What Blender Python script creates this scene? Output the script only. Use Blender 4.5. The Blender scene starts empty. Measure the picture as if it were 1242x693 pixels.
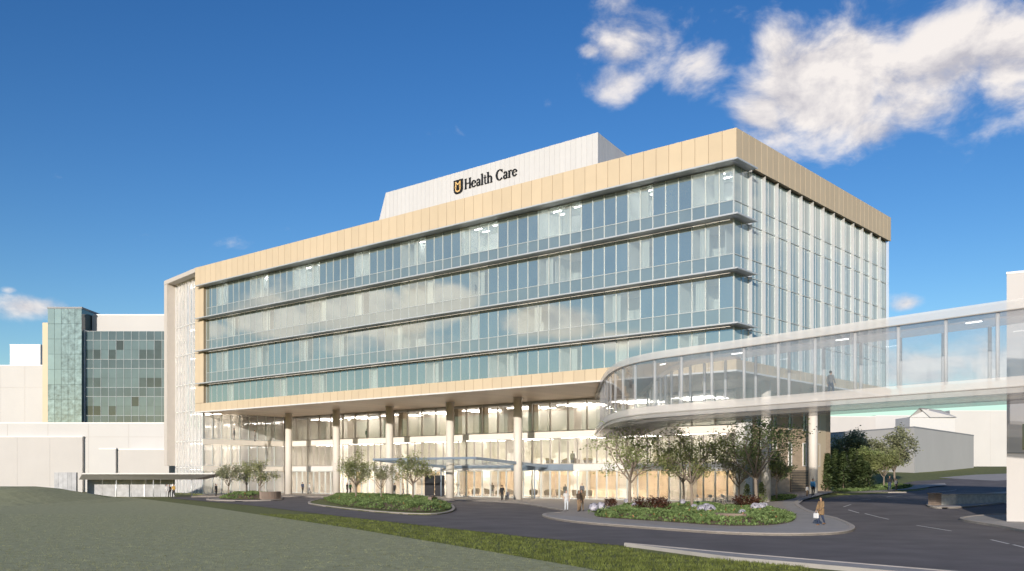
import bpy, bmesh, math, random
from mathutils import Vector, Matrix, Euler
R = math.radians
C = bpy.context.scene.collection
SC = bpy.context.scene

# ------------------------------------------------------------------ camera model (used to read distances off the ground)
F, CX, HY, CH = 1156.0, 621.0, 575.0, 3.2
P0 = (20.0, 85.0)                       # the near corner of the hospital on the ground
E1 = (0.7589, -0.6512)                  # along the long facade, to the right
E2 = (0.6512, 0.7589)                   # into the building
RZ = math.atan2(E1[1], E1[0])

def sst(a, b, x):
    t = min(1, max(0, (x - a) / (b - a)))
    return t * t * (3 - 2 * t)

def g(x, y):                            # height of the ground
    z = 1.0 * sst(20, 34, x) * sst(62, 96, y)
    z += 2.4 * sst(122, 172, y) * sst(34, 62, x) + 1.6 * sst(160, 230, y) * sst(40, 80, x)
    z += 1.7 * sst(-45, -57, x) * sst(88, 108, y) * sst(124, 114, y)
    return z

def G(px, py):                          # where a line of sight of the photograph meets the ground
    z = 0
    dx, dz = (px - CX) / F, (HY - py) / F
    y = 15.0
    while y < 400:
        if CH + dz * y < g(dx * y, y): break
        y += 0.25
    return (dx * y, y)

def W(x, y):                            # building frame -> world
    return (P0[0] + x * E1[0] + y * E2[0], P0[1] + x * E1[1] + y * E2[1])

# ------------------------------------------------------------------ mesh builder
class MB:
    def __init__(s): s.v, s.f, s.m, s.sm = [], [], [], []
    def add(s, vs, fs, m=0, smooth=False):
        o = len(s.v); s.v += [tuple(p) for p in vs]
        for f in fs:
            s.f.append([i + o for i in f]); s.m.append(m); s.sm.append(smooth)
        return s
    def quad(s, a, b, c, d, m=0): return s.add([a, b, c, d], [(0, 1, 2, 3)], m)
    def box(s, x0, x1, y0, y1, z0, z1, m=0):
        x0, x1 = min(x0, x1), max(x0, x1); y0, y1 = min(y0, y1), max(y0, y1); z0, z1 = min(z0, z1), max(z0, z1)
        vs = [(x0,y0,z0),(x1,y0,z0),(x1,y1,z0),(x0,y1,z0),(x0,y0,z1),(x1,y0,z1),(x1,y1,z1),(x0,y1,z1)]
        return s.add(vs, [(3,2,1,0),(4,5,6,7),(0,1,5,4),(1,2,6,5),(2,3,7,6),(3,0,4,7)], m)
    def prism(s, pts, z0, z1, m=0):
        n = len(pts)
        a = sum(pts[i][0]*pts[(i+1)%n][1]-pts[(i+1)%n][0]*pts[i][1] for i in range(n))
        if a < 0: pts = pts[::-1]
        vs = [(p[0], p[1], z0) for p in pts] + [(p[0], p[1], z1) for p in pts]
        fs = [list(range(n))[::-1], [n+i for i in range(n)]] + [(i,(i+1)%n,n+(i+1)%n,n+i) for i in range(n)]
        return s.add(vs, fs, m)
    def tube(s, pts, rad, seg=10, m=0, smooth=True, flat=1.0):
        pts = [Vector(p) for p in pts]; n = len(pts)
        if not isinstance(rad, (list, tuple)): rad = [rad]*n
        o = len(s.v); up = Vector((0,0,1)); last = None
        for i, p in enumerate(pts):
            d = (pts[min(i+1,n-1)] - pts[max(i-1,0)])
            d = d.normalized() if d.length > 1e-9 else Vector((0,0,1))
            if last is None:
                a = d.cross(Vector((1,0,0)) if abs(d.x) < .9 else Vector((0,1,0))).normalized()
            else:
                a = (last - d*last.dot(d)).normalized()
            last = a; b = d.cross(a)
            for k in range(seg):
                t = 2*math.pi*k/seg
                s.v.append(tuple(p + (a*math.cos(t) + b*math.sin(t)*flat)*rad[i]))
        for i in range(n-1):
            for k in range(seg):
                k2 = (k+1)%seg
                s.f.append([o+i*seg+k, o+i*seg+k2, o+(i+1)*seg+k2, o+(i+1)*seg+k]); s.m.append(m); s.sm.append(smooth)
        s.f.append([o+k for k in range(seg)][::-1]); s.m.append(m); s.sm.append(False)
        s.f.append([o+(n-1)*seg+k for k in range(seg)]); s.m.append(m); s.sm.append(False)
        return s
    def ball(s, c, r, nu=12, nv=8, m=0):
        if not isinstance(r, (list, tuple)): r = (r, r, r)
        o = len(s.v)
        s.v.append((c[0], c[1], c[2]-r[2]))
        for j in range(1, nv):
            t = -math.pi/2 + math.pi*j/nv
            for i in range(nu):
                a = 2*math.pi*i/nu
                s.v.append((c[0]+r[0]*math.cos(t)*math.cos(a), c[1]+r[1]*math.cos(t)*math.sin(a), c[2]+r[2]*math.sin(t)))
        s.v.append((c[0], c[1], c[2]+r[2]))
        top = len(s.v)-1
        for i in range(nu):
            i2 = (i+1)%nu
            s.f.append([o, o+1+i2, o+1+i]); s.m.append(m); s.sm.append(True)
            for j in range(nv-2):
                b = o+1+j*nu
                s.f.append([b+i, b+i2, b+nu+i2, b+nu+i]); s.m.append(m); s.sm.append(True)
            b = o+1+(nv-2)*nu
            s.f.append([b+i, b+i2, top]); s.m.append(m); s.sm.append(True)
        return s
    def build(s, name, mats, parent=None, loc=None):
        me = bpy.data.meshes.new(name)
        me.from_pydata(s.v, [], s.f)
        if not isinstance(mats, (list, tuple)): mats = [mats]
        for x in mats: me.materials.append(x)
        me.polygons.foreach_set('material_index', s.m)
        me.polygons.foreach_set('use_smooth', s.sm)
        me.update()
        o = bpy.data.objects.new(name, me); C.objects.link(o)
        if parent: o.parent = parent
        if loc: o.location = loc
        return o

def bevel(o, w, seg=2):
    m = o.modifiers.new('bevel', 'BEVEL'); m.width = w; m.segments = seg; m.limit_method = 'ANGLE'
    return o

def tag(o, label=None, cat=None, group=None, kind=None):
    if label: o['label'] = label
    if cat: o['category'] = cat
    if group: o['group'] = group
    if kind: o['kind'] = kind
    return o

def thing(name, label, cat, loc=(0,0,0), rotz=0, group=None):
    o = bpy.data.objects.new(name, None); C.objects.link(o)
    o.empty_display_size = .3
    o.location = loc; o.rotation_euler = (0,0,rotz)
    return tag(o, label, cat, group)

def copy_tree(o, parent=None):
    c = o.copy(); C.objects.link(c)
    if parent: c.parent = parent
    for ch in list(o.children): copy_tree(ch, c)
    return c

# ------------------------------------------------------------------ materials
def newmat(name):
    m = bpy.data.materials.new(name); m.use_nodes = True
    nt = m.node_tree; nt.nodes.clear()
    out = nt.nodes.new('ShaderNodeOutputMaterial')
    return m, nt, out

def N(nt, t, **kw):
    n = nt.nodes.new(t)
    for k, v in kw.items():
        if hasattr(n, k): setattr(n, k, v)
        else: n.inputs[k].default_value = v
    return n

def col4(c): return (c[0], c[1], c[2], 1)

def varied(nt, col, amt=.12, scale=2.0, coord='Object', stretch=None, detail=5, island=0):
    """base colour broken up by noise; returns an output socket"""
    tc = N(nt, 'ShaderNodeTexCoord'); v = tc.outputs[coord]
    if stretch:
        mp = N(nt, 'ShaderNodeMapping'); mp.inputs['Scale'].default_value = stretch
        nt.links.new(v, mp.inputs['Vector']); v = mp.outputs[0]
    no = N(nt, 'ShaderNodeTexNoise', Scale=scale, Detail=detail, Roughness=.6)
    nt.links.new(v, no.inputs['Vector'])
    mr = N(nt, 'ShaderNodeMapRange'); mr.inputs[1].default_value = .3; mr.inputs[2].default_value = .7
    mr.inputs[3].default_value = 1-amt; mr.inputs[4].default_value = 1+amt
    nt.links.new(no.outputs['Fac'], mr.inputs[0])
    val = mr.outputs[0]
    if island:
        ge = N(nt, 'ShaderNodeNewGeometry')
        m2 = N(nt, 'ShaderNodeMapRange'); m2.inputs[3].default_value = 1-island; m2.inputs[4].default_value = 1+island
        nt.links.new(ge.outputs['Random Per Island'], m2.inputs[0])
        mu = N(nt, 'ShaderNodeMath', operation='MULTIPLY')
        nt.links.new(val, mu.inputs[0]); nt.links.new(m2.outputs[0], mu.inputs[1]); val = mu.outputs[0]
    mx = N(nt, 'ShaderNodeVectorMath', operation='SCALE'); mx.inputs[0].default_value = col[:3]
    nt.links.new(val, mx.inputs['Scale'])
    return mx.outputs[0], no.outputs['Fac']

def mat(name, col, rough=.6, metal=0, amt=.08, scale=1.5, bump=0, stretch=None, island=0, spec=.4, bscale=None):
    m, nt, out = newmat(name)
    b = N(nt, 'ShaderNodeBsdfPrincipled'); b.inputs['Roughness'].default_value = rough; b.inputs['Metallic'].default_value = metal
    b.inputs['Specular IOR Level'].default_value = spec
    c, f = varied(nt, col, amt, scale, stretch=stretch, island=island)
    nt.links.new(c, b.inputs['Base Color'])
    if bump:
        tc = N(nt, 'ShaderNodeTexCoord')
        n2 = N(nt, 'ShaderNodeTexNoise', Scale=bscale or scale*8, Detail=4)
        nt.links.new(tc.outputs['Object'], n2.inputs['Vector'])
        bp = N(nt, 'ShaderNodeBump', Strength=bump, Distance=.05)
        nt.links.new(n2.outputs['Fac'], bp.inputs['Height']); nt.links.new(bp.outputs[0], b.inputs['Normal'])
    nt.links.new(b.outputs[0], out.inputs[0])
    return m

def emit(name, col, s):
    m, nt, out = newmat(name)
    e = N(nt, 'ShaderNodeEmission'); e.inputs[0].default_value = col4(col); e.inputs[1].default_value = s
    nt.links.new(e.outputs[0], out.inputs[0]); return m

def glass(name, tint=(.9,.95,.95), refl=.15, rough=.0, diff=0.0, dcol=(.8,.8,.8), opaque=None, amt=.1, scale=.6, stretch=None, edge=.6, island=0, gcol=(1,1,1), wob=0):
    """window glass: a clear (or backed) pane mixed with a mirror-like coating"""
    m, nt, out = newmat(name)
    if opaque:
        base = N(nt, 'ShaderNodeBsdfDiffuse'); c, _ = varied(nt, opaque, amt, scale, stretch=stretch, island=island)
        nt.links.new(c, base.inputs[0])
    else:
        base = N(nt, 'ShaderNodeBsdfTransparent'); base.inputs[0].default_value = col4(tint)
        if diff:
            d = N(nt, 'ShaderNodeBsdfDiffuse'); c, _ = varied(nt, dcol, amt, scale, stretch=stretch)
            nt.links.new(c, d.inputs[0])
            mx = N(nt, 'ShaderNodeMixShader'); mx.inputs[0].default_value = diff
            nt.links.new(base.outputs[0], mx.inputs[1]); nt.links.new(d.outputs[0], mx.inputs[2]); base = mx
    gl = N(nt, 'ShaderNodeBsdfGlossy'); gl.inputs['Roughness'].default_value = rough; gl.inputs[0].default_value = col4(gcol)
    if wob:
        tc = N(nt, 'ShaderNodeTexCoord'); n2 = N(nt, 'ShaderNodeTexNoise', Scale=.7, Detail=2)
        nt.links.new(tc.outputs['Object'], n2.inputs['Vector'])
        bp = N(nt, 'ShaderNodeBump', Strength=wob, Distance=.05); nt.links.new(n2.outputs['Fac'], bp.inputs['Height'])
        nt.links.new(bp.outputs[0], gl.inputs['Normal'])
    lw = N(nt, 'ShaderNodeLayerWeight', Blend=.5)
    p = N(nt, 'ShaderNodeMath', operation='POWER'); p.inputs[1].default_value = 4; nt.links.new(lw.outputs['Facing'], p.inputs[0])
    ma = N(nt, 'ShaderNodeMath', operation='MULTIPLY_ADD'); ma.inputs[1].default_value = edge*(1-refl); ma.inputs[2].default_value = refl
    ma.use_clamp = True
    nt.links.new(p.outputs[0], ma.inputs[0])
    mx = N(nt, 'ShaderNodeMixShader'); nt.links.new(ma.outputs[0], mx.inputs[0])
    nt.links.new(base.outputs[0], mx.inputs[1]); nt.links.new(gl.outputs[0], mx.inputs[2])
    nt.links.new(mx.outputs[0], out.inputs[0]); return m

def ghost(name, col, alpha):
    m, nt, out = newmat(name)
    t = N(nt, 'ShaderNodeBsdfTransparent'); d = N(nt, 'ShaderNodeBsdfDiffuse')
    c, _ = varied(nt, col, .03, .4); nt.links.new(c, d.inputs[0])
    mx = N(nt, 'ShaderNodeMixShader'); mx.inputs[0].default_value = alpha
    nt.links.new(t.outputs[0], mx.inputs[1]); nt.links.new(d.outputs[0], mx.inputs[2]); nt.links.new(mx.outputs[0], out.inputs[0])
    return m

def leafmat(name, c1, c2, trans=.3):
    m, nt, out = newmat(name)
    ge = N(nt, 'ShaderNodeNewGeometry'); mx = N(nt, 'ShaderNodeMix', data_type='RGBA')
    nt.links.new(ge.outputs['Random Per Island'], mx.inputs[0])
    mx.inputs[6].default_value = col4(c1); mx.inputs[7].default_value = col4(c2)
    tc = N(nt, 'ShaderNodeTexCoord'); no = N(nt, 'ShaderNodeTexNoise', Scale=1.1, Detail=2); nt.links.new(tc.outputs['Object'], no.inputs[0])
    mr = N(nt, 'ShaderNodeMapRange'); mr.inputs[1].default_value = .35; mr.inputs[2].default_value = .65; mr.inputs[3].default_value = .65; mr.inputs[4].default_value = 1.35
    nt.links.new(no.outputs['Fac'], mr.inputs[0])
    sc = N(nt, 'ShaderNodeVectorMath', operation='SCALE'); nt.links.new(mx.outputs[2], sc.inputs[0]); nt.links.new(mr.outputs[0], sc.inputs['Scale'])
    d = N(nt, 'ShaderNodeBsdfDiffuse'); nt.links.new(sc.outputs[0], d.inputs[0])
    t = N(nt, 'ShaderNodeBsdfTranslucent'); nt.links.new(sc.outputs[0], t.inputs[0])
    ms = N(nt, 'ShaderNodeMixShader'); ms.inputs[0].default_value = trans
    nt.links.new(d.outputs[0], ms.inputs[1]); nt.links.new(t.outputs[0], ms.inputs[2]); nt.links.new(ms.outputs[0], out.inputs[0])
    return m

M = {}
M['panel'] = mat('beige_panel', (.60,.49,.345), .55, amt=.03, scale=.5, island=.035)
M['joint'] = mat('panel_joint', (.30,.24,.17), .8)
M['white_panel'] = mat('white_metal_panel', (.60,.595,.59), .45, amt=.02, island=.02)
M['white_joint'] = mat('white_joint', (.58,.58,.60), .7)
M['soffit'] = mat('soffit_metal', (.74,.60,.46), .40, metal=.2, amt=.10, scale=.35, stretch=(1,.2,1), island=.05)
M['trim'] = mat('white_trim', (.70,.69,.68), .4, amt=.03)
M['alu'] = mat('aluminium', (.62,.64,.66), .42, metal=.4, amt=.05)
M['shade'] = mat('sunshade_metal', (.50,.50,.53), .45, metal=.35, amt=.06)
M['mull'] = mat('mullion', (.55,.59,.59), .45, metal=.2, amt=.04)
M['mull_dark'] = mat('bronze_mullion', (.47,.43,.39), .45, metal=.3, amt=.05)
M['glass_dark'] = glass('reflective_glass', opaque=(.20,.25,.235), refl=.45, amt=.08, scale=.35, island=.10, gcol=(.98,.98,.95), wob=.004)
M['glass_span'] = glass('spandrel_glass', opaque=(.205,.255,.25), refl=.34, amt=.08, scale=.4, gcol=(1,.95,.88), wob=.004, island=.05)
M['glass_clear'] = glass('clear_glass', tint=(.94,.97,.965), refl=.20, gcol=(1,.96,.90), diff=.16, dcol=(.74,.80,.78))
M['glass_lobby'] = glass('lobby_glass', tint=(.96,.97,.97), refl=.12, diff=.05, dcol=(.8,.78,.75), wob=.008)
M['glass_atrium'] = glass('atrium_glass', tint=(.94,.96,.97), refl=.16, diff=.38, dcol=(.86,.85,.84), wob=.008)
M['glass_side'] = glass('side_glass', opaque=(.33,.42,.42), refl=.22, amt=.2, scale=1.6, stretch=(1,1,.03), island=.12, wob=.01)
M['fin'] = ghost('frosted_fin', (.80,.80,.80), .30)
M['room'] = mat('room_wall', (.84,.865,.845), .8, amt=.04)
M['curtain'] = mat('curtain', (.82,.84,.80), .9, amt=.05, stretch=(6,1,.1))
M['roomlamp'] = emit('room_lamp', (1,.97,.92), 42)
M['bridgelamp'] = emit('bridge_lamp', (1,.97,.92), 3)
M['lobbylamp'] = emit('lobby_lamp', (1,.88,.72), 80)
M['lobbylamp2'] = emit('upper_lobby_lamp', (1,.91,.80), 24)
M['wood'] = mat('warm_wood_wall', (.78,.61,.43), .6, amt=.12, scale=.8, stretch=(1.5,1,.2))
M['cream'] = mat('cream_wall', (.84,.78,.70), .8, amt=.04)
M['lobbyfloor'] = mat('lobby_floor', (.55,.50,.44), .35, amt=.08)
M['bright'] = mat('bright_band', (.84,.79,.72), .5, amt=.03)
M['column'] = mat('column_paint', (.68,.635,.575), .55, amt=.03)
M['steel'] = mat('blue_grey_steel', (.26,.32,.40), .45, metal=.3, amt=.06)
M['dark'] = mat('dark_metal', (.035,.035,.04), .5)
M['black'] = mat('black_sign', (.012,.012,.013), .45)
M['gold'] = mat('gold_sign', (.72,.48,.20), .45)
M['blade'] = mat('blade_panel', (.60,.55,.50), .6, amt=.03)
M['mass'] = mat('pale_massing', (.555,.545,.535), .85, amt=.035, scale=.12, bump=.05)
M['mass2'] = mat('pale_massing_warm', (.52,.50,.485), .85, amt=.05, scale=.12, bump=.05)
M['massline'] = mat('massing_coping', (.30,.31,.33), .8)
M['teal'] = glass('teal_curtain_glass', opaque=(.20,.29,.29), refl=.10, amt=.1, scale=.35, island=.12)
M['teal_dark'] = glass('dark_curtain_glass', opaque=(.03,.05,.055), refl=.06, amt=.3, scale=.4, island=.4)
M['teal_mid'] = glass('mid_curtain_glass', opaque=(.06,.098,.112), refl=.06, amt=.12, scale=.4, island=.15)
M['teal_tower'] = glass('stair_tower_glass', opaque=(.19,.27,.275), refl=.08, amt=.45, scale=1.2, island=.1)
M['stone'] = mat('stone_cladding', (.52,.40,.28), .8, amt=.14, scale=.9, bump=.15, stretch=(1,1,3))
M['concrete'] = mat('concrete', (.40,.375,.35), .85, amt=.10, scale=.8, bump=.1)
M['kerb'] = mat('kerb_concrete', (.47,.42,.37), .85, amt=.12, scale=1.5, bump=.1)
M['asphalt'] = mat('asphalt', (.15,.135,.133), .9, amt=.22, scale=.35, bump=.25, bscale=14)
M['paint'] = mat('road_paint', (.66,.65,.62), .8, amt=.15, scale=4)
M['grass_strip'] = mat('verge_turf', (.165,.18,.055), .95, amt=.3, scale=2.0, bump=.5, bscale=9)
M['lawn'] = mat('lawn_turf', (.385,.385,.215), .95, amt=.20, scale=2.2, bump=.5, bscale=9)
M['paving'] = mat('plaza_paving', (.40,.355,.31), .8, amt=.09, scale=1.2)
M['soil'] = mat('mulch', (.13,.09,.065), .95, amt=.25, scale=3, bump=.4)
M['pavroof'] = mat('pavilion_roof', (.60,.58,.56), .5, amt=.04)
M['pavdark'] = mat('pavilion_soffit', (.33,.32,.31), .6, metal=.0, amt=.08)
M['pavwall'] = mat('pavilion_metal_panel', (.38,.385,.40), .6, amt=.22, scale=1.2, island=.1)
M['brownwall'] = mat('planter_wall', (.24,.185,.15), .8, amt=.12, scale=1.5, bump=.2)
M['rock'] = mat('boulder', (.50,.50,.47), .85, amt=.2, scale=3, bump=.3)
M['bark'] = mat('bark', (.24,.195,.155), .9, amt=.25, scale=6, bump=.3)
M['chair'] = mat('brown_leather', (.20,.145,.085), .55, amt=.1)
M['white_furn'] = mat('white_furniture', (.72,.72,.72), .5)
M['leaf_a'] = leafmat('leaf_olive', (.19,.215,.08), (.41,.44,.21), .5)
M['leaf_b'] = leafmat('leaf_green', (.17,.22,.075), (.39,.44,.20), .5)
M['leaf_c'] = leafmat('leaf_deep', (.13,.175,.07), (.30,.355,.16), .45)
M['leaf_pale'] = leafmat('leaf_pale', (.20,.215,.12), (.38,.39,.24), .4)
M['cover'] = leafmat('groundcover', (.11,.17,.06), (.28,.37,.15))
M['burgundy'] = leafmat('burgundy_leaf', (.045,.022,.016), (.13,.065,.045))
M['hydr'] = leafmat('pale_flower', (.34,.33,.41), (.62,.60,.66), .15)
M['orange'] = leafmat('orange_flower', (.45,.16,.07), (.6,.25,.12), .15)
M['conifer'] = leafmat('conifer_needle', (.09,.14,.06), (.24,.30,.14), .4)

# ------------------------------------------------------------------ sun, sky, camera
SUN_EL = R(12.5)
sh = Vector((-0.27, -0.963)).normalized()
S = Vector((sh.x*math.cos(SUN_EL), sh.y*math.cos(SUN_EL), math.sin(SUN_EL)))
sl = bpy.data.lights.new('sun', 'SUN'); sl.energy = 3.8; sl.angle = R(.5); sl.color = (1,.91,.80)
so = bpy.data.objects.new('sun', sl); C.objects.link(so); so.rotation_euler = (-S).to_track_quat('-Z','Y').to_euler(); so.location = (0,-40,60)

w = bpy.data.worlds.new('World'); SC.world = w; w.use_nodes = True
nt = w.node_tree; nt.nodes.clear()
wo = N(nt, 'ShaderNodeOutputWorld')
sky = N(nt, 'ShaderNodeTexSky'); sky.sky_type = 'NISHITA'; sky.sun_disc = False
sky.sun_elevation = SUN_EL; sky.sun_rotation = math.atan2(sh.x, sh.y)
sky.air_density = 1.0; sky.dust_density = .2; sky.ozone_density = 2.5
bg = N(nt, 'ShaderNodeBackground', Strength=.12)
hs = N(nt, 'ShaderNodeHueSaturation', Saturation=1.27, Value=.71, Hue=.510)
nt.links.new(sky.outputs[0], hs.inputs['Color']); gm = N(nt, 'ShaderNodeGamma', Gamma=1.15); nt.links.new(hs.outputs[0], gm.inputs[0]); nt.links.new(gm.outputs[0], bg.inputs[0])
tc = N(nt, 'ShaderNodeTexCoord'); sep = N(nt, 'ShaderNodeSeparateXYZ'); nt.links.new(tc.outputs['Generated'], sep.inputs[0])
def mth(op, a, b=None, c=None, clamp=False):
    n = N(nt, 'ShaderNodeMath', operation=op); n.use_clamp = clamp
    for i, x in enumerate((a, b, c)):
        if x is None: continue
        if isinstance(x, (int, float)): n.inputs[i].default_value = x
        else: nt.links.new(x, n.inputs[i])
    return n.outputs[0]
az = mth('ARCTAN2', sep.outputs[0], sep.outputs[1]); el = mth('ARCSINE', sep.outputs[2])
def dirpx(px, py):
    d = Vector(((px-CX)/F, 1, (HY-py)/F)).normalized()
    return math.atan2(d.x, d.y), math.asin(d.z)
def span(px, py, wx, wy, amp):
    a, e = dirpx(px, py); a2, _ = dirpx(px+wx, py); _, e2 = dirpx(px, py-wy)
    return (a, e, abs(a2-a), abs(e2-e), amp)
BL = [span(1130,125,95,45,.85), span(930,140,55,45,.9), span(950,150,60,40,.85), span(1000,90,80,50,1.1), span(780,55,75,42,.62), span(850,72,45,42,.66), span(745,105,40,32,.72), span(985,125,100,62,1.0), span(1040,70,90,50,.85), span(955,60,45,35,.6),
      span(1140,80,120,85,.88), span(1225,75,95,80,.86), span(1060,160,60,30,.7), span(40,372,60,16,.85), span(70,378,40,9,.7), span(10,352,14,6,.55),
      span(1098,368,26,13,.8), span(614,129,22,9,.50), span(662,125,16,14,.44), span(1120,450,120,30,.75), span(1220,440,90,45,.75), span(715,62,18,12,.6)]
# banks of cloud away to the left, which the long facade mirrors
BL += [(R(-89.5),R(9.5),R(3.8),R(1.3),1.6), (R(-94.3),R(10.3),R(2.4),R(1.0),1.4), (R(-84.5),R(9.0),R(2.6),R(1.0),1.5), (R(-101),R(9.0),R(2.8),R(1.0),1.5),
       (R(-81),R(8.2),R(1.8),R(.8),1.0), (R(-105.5),R(8.0),R(2.4),R(.6),.95), (R(-91),R(7.6),R(6),R(.9),.7)]
# scattered clouds elsewhere
BL += [(R(60),R(16),R(12),R(5),.8), (R(95),R(12),R(16),R(5),.8), (R(150),R(20),R(14),R(6),.7), (R(-150),R(24),R(12),R(6),.7), (R(-60),R(22),R(5),R(3),.6)]
den = None
for a0, e0, ra, re, am in BL:
    dx = mth('MULTIPLY', mth('SUBTRACT', az, a0), 1/ra); dy = mth('MULTIPLY', mth('SUBTRACT', el, e0), 1/re)
    d2 = mth('ADD', mth('MULTIPLY', dx, dx), mth('MULTIPLY', dy, dy))
    bl = mth('MULTIPLY', mth('EXPONENT', mth('MULTIPLY', d2, -.8)), am)
    den = bl if den is None else mth('MAXIMUM', den, bl)
def cl_noise(off):
    mp = N(nt, 'ShaderNodeMapping'); mp.inputs['Location'].default_value = off; mp.inputs['Scale'].default_value = (1,1,1.5)
    nt.links.new(tc.outputs['Generated'], mp.inputs[0])
    n = N(nt, 'ShaderNodeTexNoise', Scale=13, Detail=9, Roughness=.58, Distortion=.25); nt.links.new(mp.outputs[0], n.inputs['Vector'])
    return n.outputs['Fac']
n1 = cl_noise((3.1,1.7,.4)); n2 = cl_noise((3.1-.008,1.7,.4+.022))
dens = mth('ADD', den, mth('MULTIPLY', mth('SUBTRACT', n1, .5), 1.7))
mk = N(nt, 'ShaderNodeMapRange', interpolation_type='SMOOTHSTEP'); mk.inputs[1].default_value = .28; mk.inputs[2].default_value = .86
nt.links.new(dens, mk.inputs[0])
lit = mth('ADD', mth('MULTIPLY', mth('SUBTRACT', n1, n2), 4.2), .74, clamp=True)
cc = N(nt, 'ShaderNodeMix', data_type='RGBA'); nt.links.new(lit, cc.inputs[0])
cc.inputs[6].default_value = (.50,.48,.51,1); cc.inputs[7].default_value = (.86,.80,.75,1)
bg2 = N(nt, 'ShaderNodeBackground', Strength=.92); nt.links.new(cc.outputs[2], bg2.inputs[0])
mxs = N(nt, 'ShaderNodeMixShader')
nt.links.new(mth('MULTIPLY', mk.outputs[0], .93), mxs.inputs[0]); nt.links.new(bg.outputs[0], mxs.inputs[1]); nt.links.new(bg2.outputs[0], mxs.inputs[2])
nt.links.new(mxs.outputs[0], wo.inputs[0])

cam = bpy.data.cameras.new('camera'); co = bpy.data.objects.new('camera', cam); C.objects.link(co)
cam.sensor_width = 36; cam.sensor_fit = 'HORIZONTAL'; cam.lens = F/1242*36; cam.shift_y = (HY-346.5)/1242
cam.clip_end = 5000; cam.clip_start = .1
co.location = (0,0,CH); co.rotation_euler = (R(90),0,0); SC.camera = co
SC.view_settings.view_transform = 'Standard'; SC.view_settings.look = 'None'; SC.view_settings.gamma = 1; SC.view_settings.exposure = 0.34
SC.view_settings.use_curve_mapping = False
SC.cycles.use_denoising = True
try: SC.cycles.denoiser = 'OPENIMAGEDENOISE'
except Exception: pass
SC.cycles.max_bounces = 8; SC.cycles.transparent_max_bounces = 40; SC.cycles.sample_clamp_indirect = 6; SC.cycles.blur_glossy = .5
SC.cycles.caustics_reflective = False; SC.cycles.caustics_refractive = False

# ------------------------------------------------------------------ ground
def chaikin(p, n=2, closed=True):
    for _ in range(n):
        q = []
        L = len(p)
        rng = range(L) if closed else range(L-1)
        for i in rng:
            a, b = p[i], p[(i+1)%L]
            q += [(a[0]*.75+b[0]*.25, a[1]*.75+b[1]*.25), (a[0]*.25+b[0]*.75, a[1]*.25+b[1]*.75)]
        if not closed: q = [p[0]] + q + [p[-1]]
        p = q
    return p

def ccw(p):
    a = sum(p[i][0]*p[(i+1)%len(p)][1]-p[(i+1)%len(p)][0]*p[i][1] for i in range(len(p)))
    return p if a > 0 else p[::-1]

def drape(name, poly, zoff, m, skirt=0, kind='structure', step=3.0, hfun=None):
    """a sheet cut along a grid and laid on the terrain; with a skirt it becomes a raised slab"""
    poly = ccw(poly)
    bm = bmesh.new(); vs = [bm.verts.new((x,y,0)) for x, y in poly]
    bm.faces.new(vs)
    x0, x1 = min(p[0] for p in poly), max(p[0] for p in poly); y0, y1 = min(p[1] for p in poly), max(p[1] for p in poly)
    if skirt:
        ring = [tuple(v.co) for v in vs]
    for ax, lo, hi in ((0,x0,x1),(1,y0,y1)):
        k = math.ceil(lo/step)*step
        while k < hi:
            co_ = Vector((k,0,0)) if ax == 0 else Vector((0,k,0)); no = Vector((1,0,0)) if ax == 0 else Vector((0,1,0))
            bmesh.ops.bisect_plane(bm, geom=bm.verts[:]+bm.edges[:]+bm.faces[:], plane_co=co_, plane_no=no, dist=1e-4)
            k += step
    bmesh.ops.triangulate(bm, faces=[f for f in bm.faces if len(f.verts) > 4])
    if skirt:
        be = [e for e in bm.edges if len(e.link_faces) == 1]
        r = bmesh.ops.extrude_edge_only(bm, edges=be)
        low = [e for e in r['geom'] if isinstance(e, bmesh.types.BMVert)]
        for v in low: v.co.z = -skirt
    for v in bm.verts: v.co.z += zoff + g(v.co.x, v.co.y) + (hfun(v.co.x, v.co.y) if hfun else 0)
    bmesh.ops.recalc_face_normals(bm, faces=bm.faces[:])
    me = bpy.data.meshes.new(name); bm.to_mesh(me); bm.free()
    if sum(p.normal.z*p.area for p in me.polygons) < 0: me.flip_normals()
    for x in (m if isinstance(m, (list,tuple)) else [m]): me.materials.append(x)
    o = bpy.data.objects.new(name, me); C.objects.link(o)
    if kind: o['kind'] = kind
    return o

def kerb(name, poly, wd=.22, h=.15, z=0, closed=True, m=None):
    """a kerb stone line along an outline (outer face on the outline, body inside)"""
    p = ccw(poly) if closed else poly
    n = len(p); inn = []
    # resample long edges so that the kerb follows the ground
    q = []
    for i in range(n if closed else n-1):
        a, b = p[i], p[(i+1)%n]; L = math.dist(a,b); k = max(1, int(L/3))
        for j in range(k): q.append((a[0]+(b[0]-a[0])*j/k, a[1]+(b[1]-a[1])*j/k))
    if not closed: q.append(p[-1])
    p = q; n = len(p)
    for i in range(n):
        a = p[(i-1)%n] if closed or i else p[i]; b = p[(i+1)%n] if closed or i < n-1 else p[i]
        dx, dy = b[0]-a[0], b[1]-a[1]; L = math.hypot(dx,dy) or 1
        inn.append((p[i][0]-dy/L*wd, p[i][1]+dx/L*wd))
    b = MB(); vs = []
    for i in range(n):
        zz = g(*p[i]) + z
        vs += [(p[i][0],p[i][1],zz-.2), (p[i][0],p[i][1],zz+h-.02), (p[i][0]*.9+inn[i][0]*.1, p[i][1]*.9+inn[i][1]*.1, zz+h), (inn[i][0],inn[i][1],zz+h), (inn[i][0],inn[i][1],zz-.2)]
    fs = []
    for i in range(n if closed else n-1):
        j = (i+1)%n
        for k in range(4): fs.append((i*5+k, j*5+k, j*5+k+1, i*5+k+1))
    b.add(vs, fs)
    o = b.build(name, m or M['kerb']); o['kind'] = 'structure'
    return o

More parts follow.
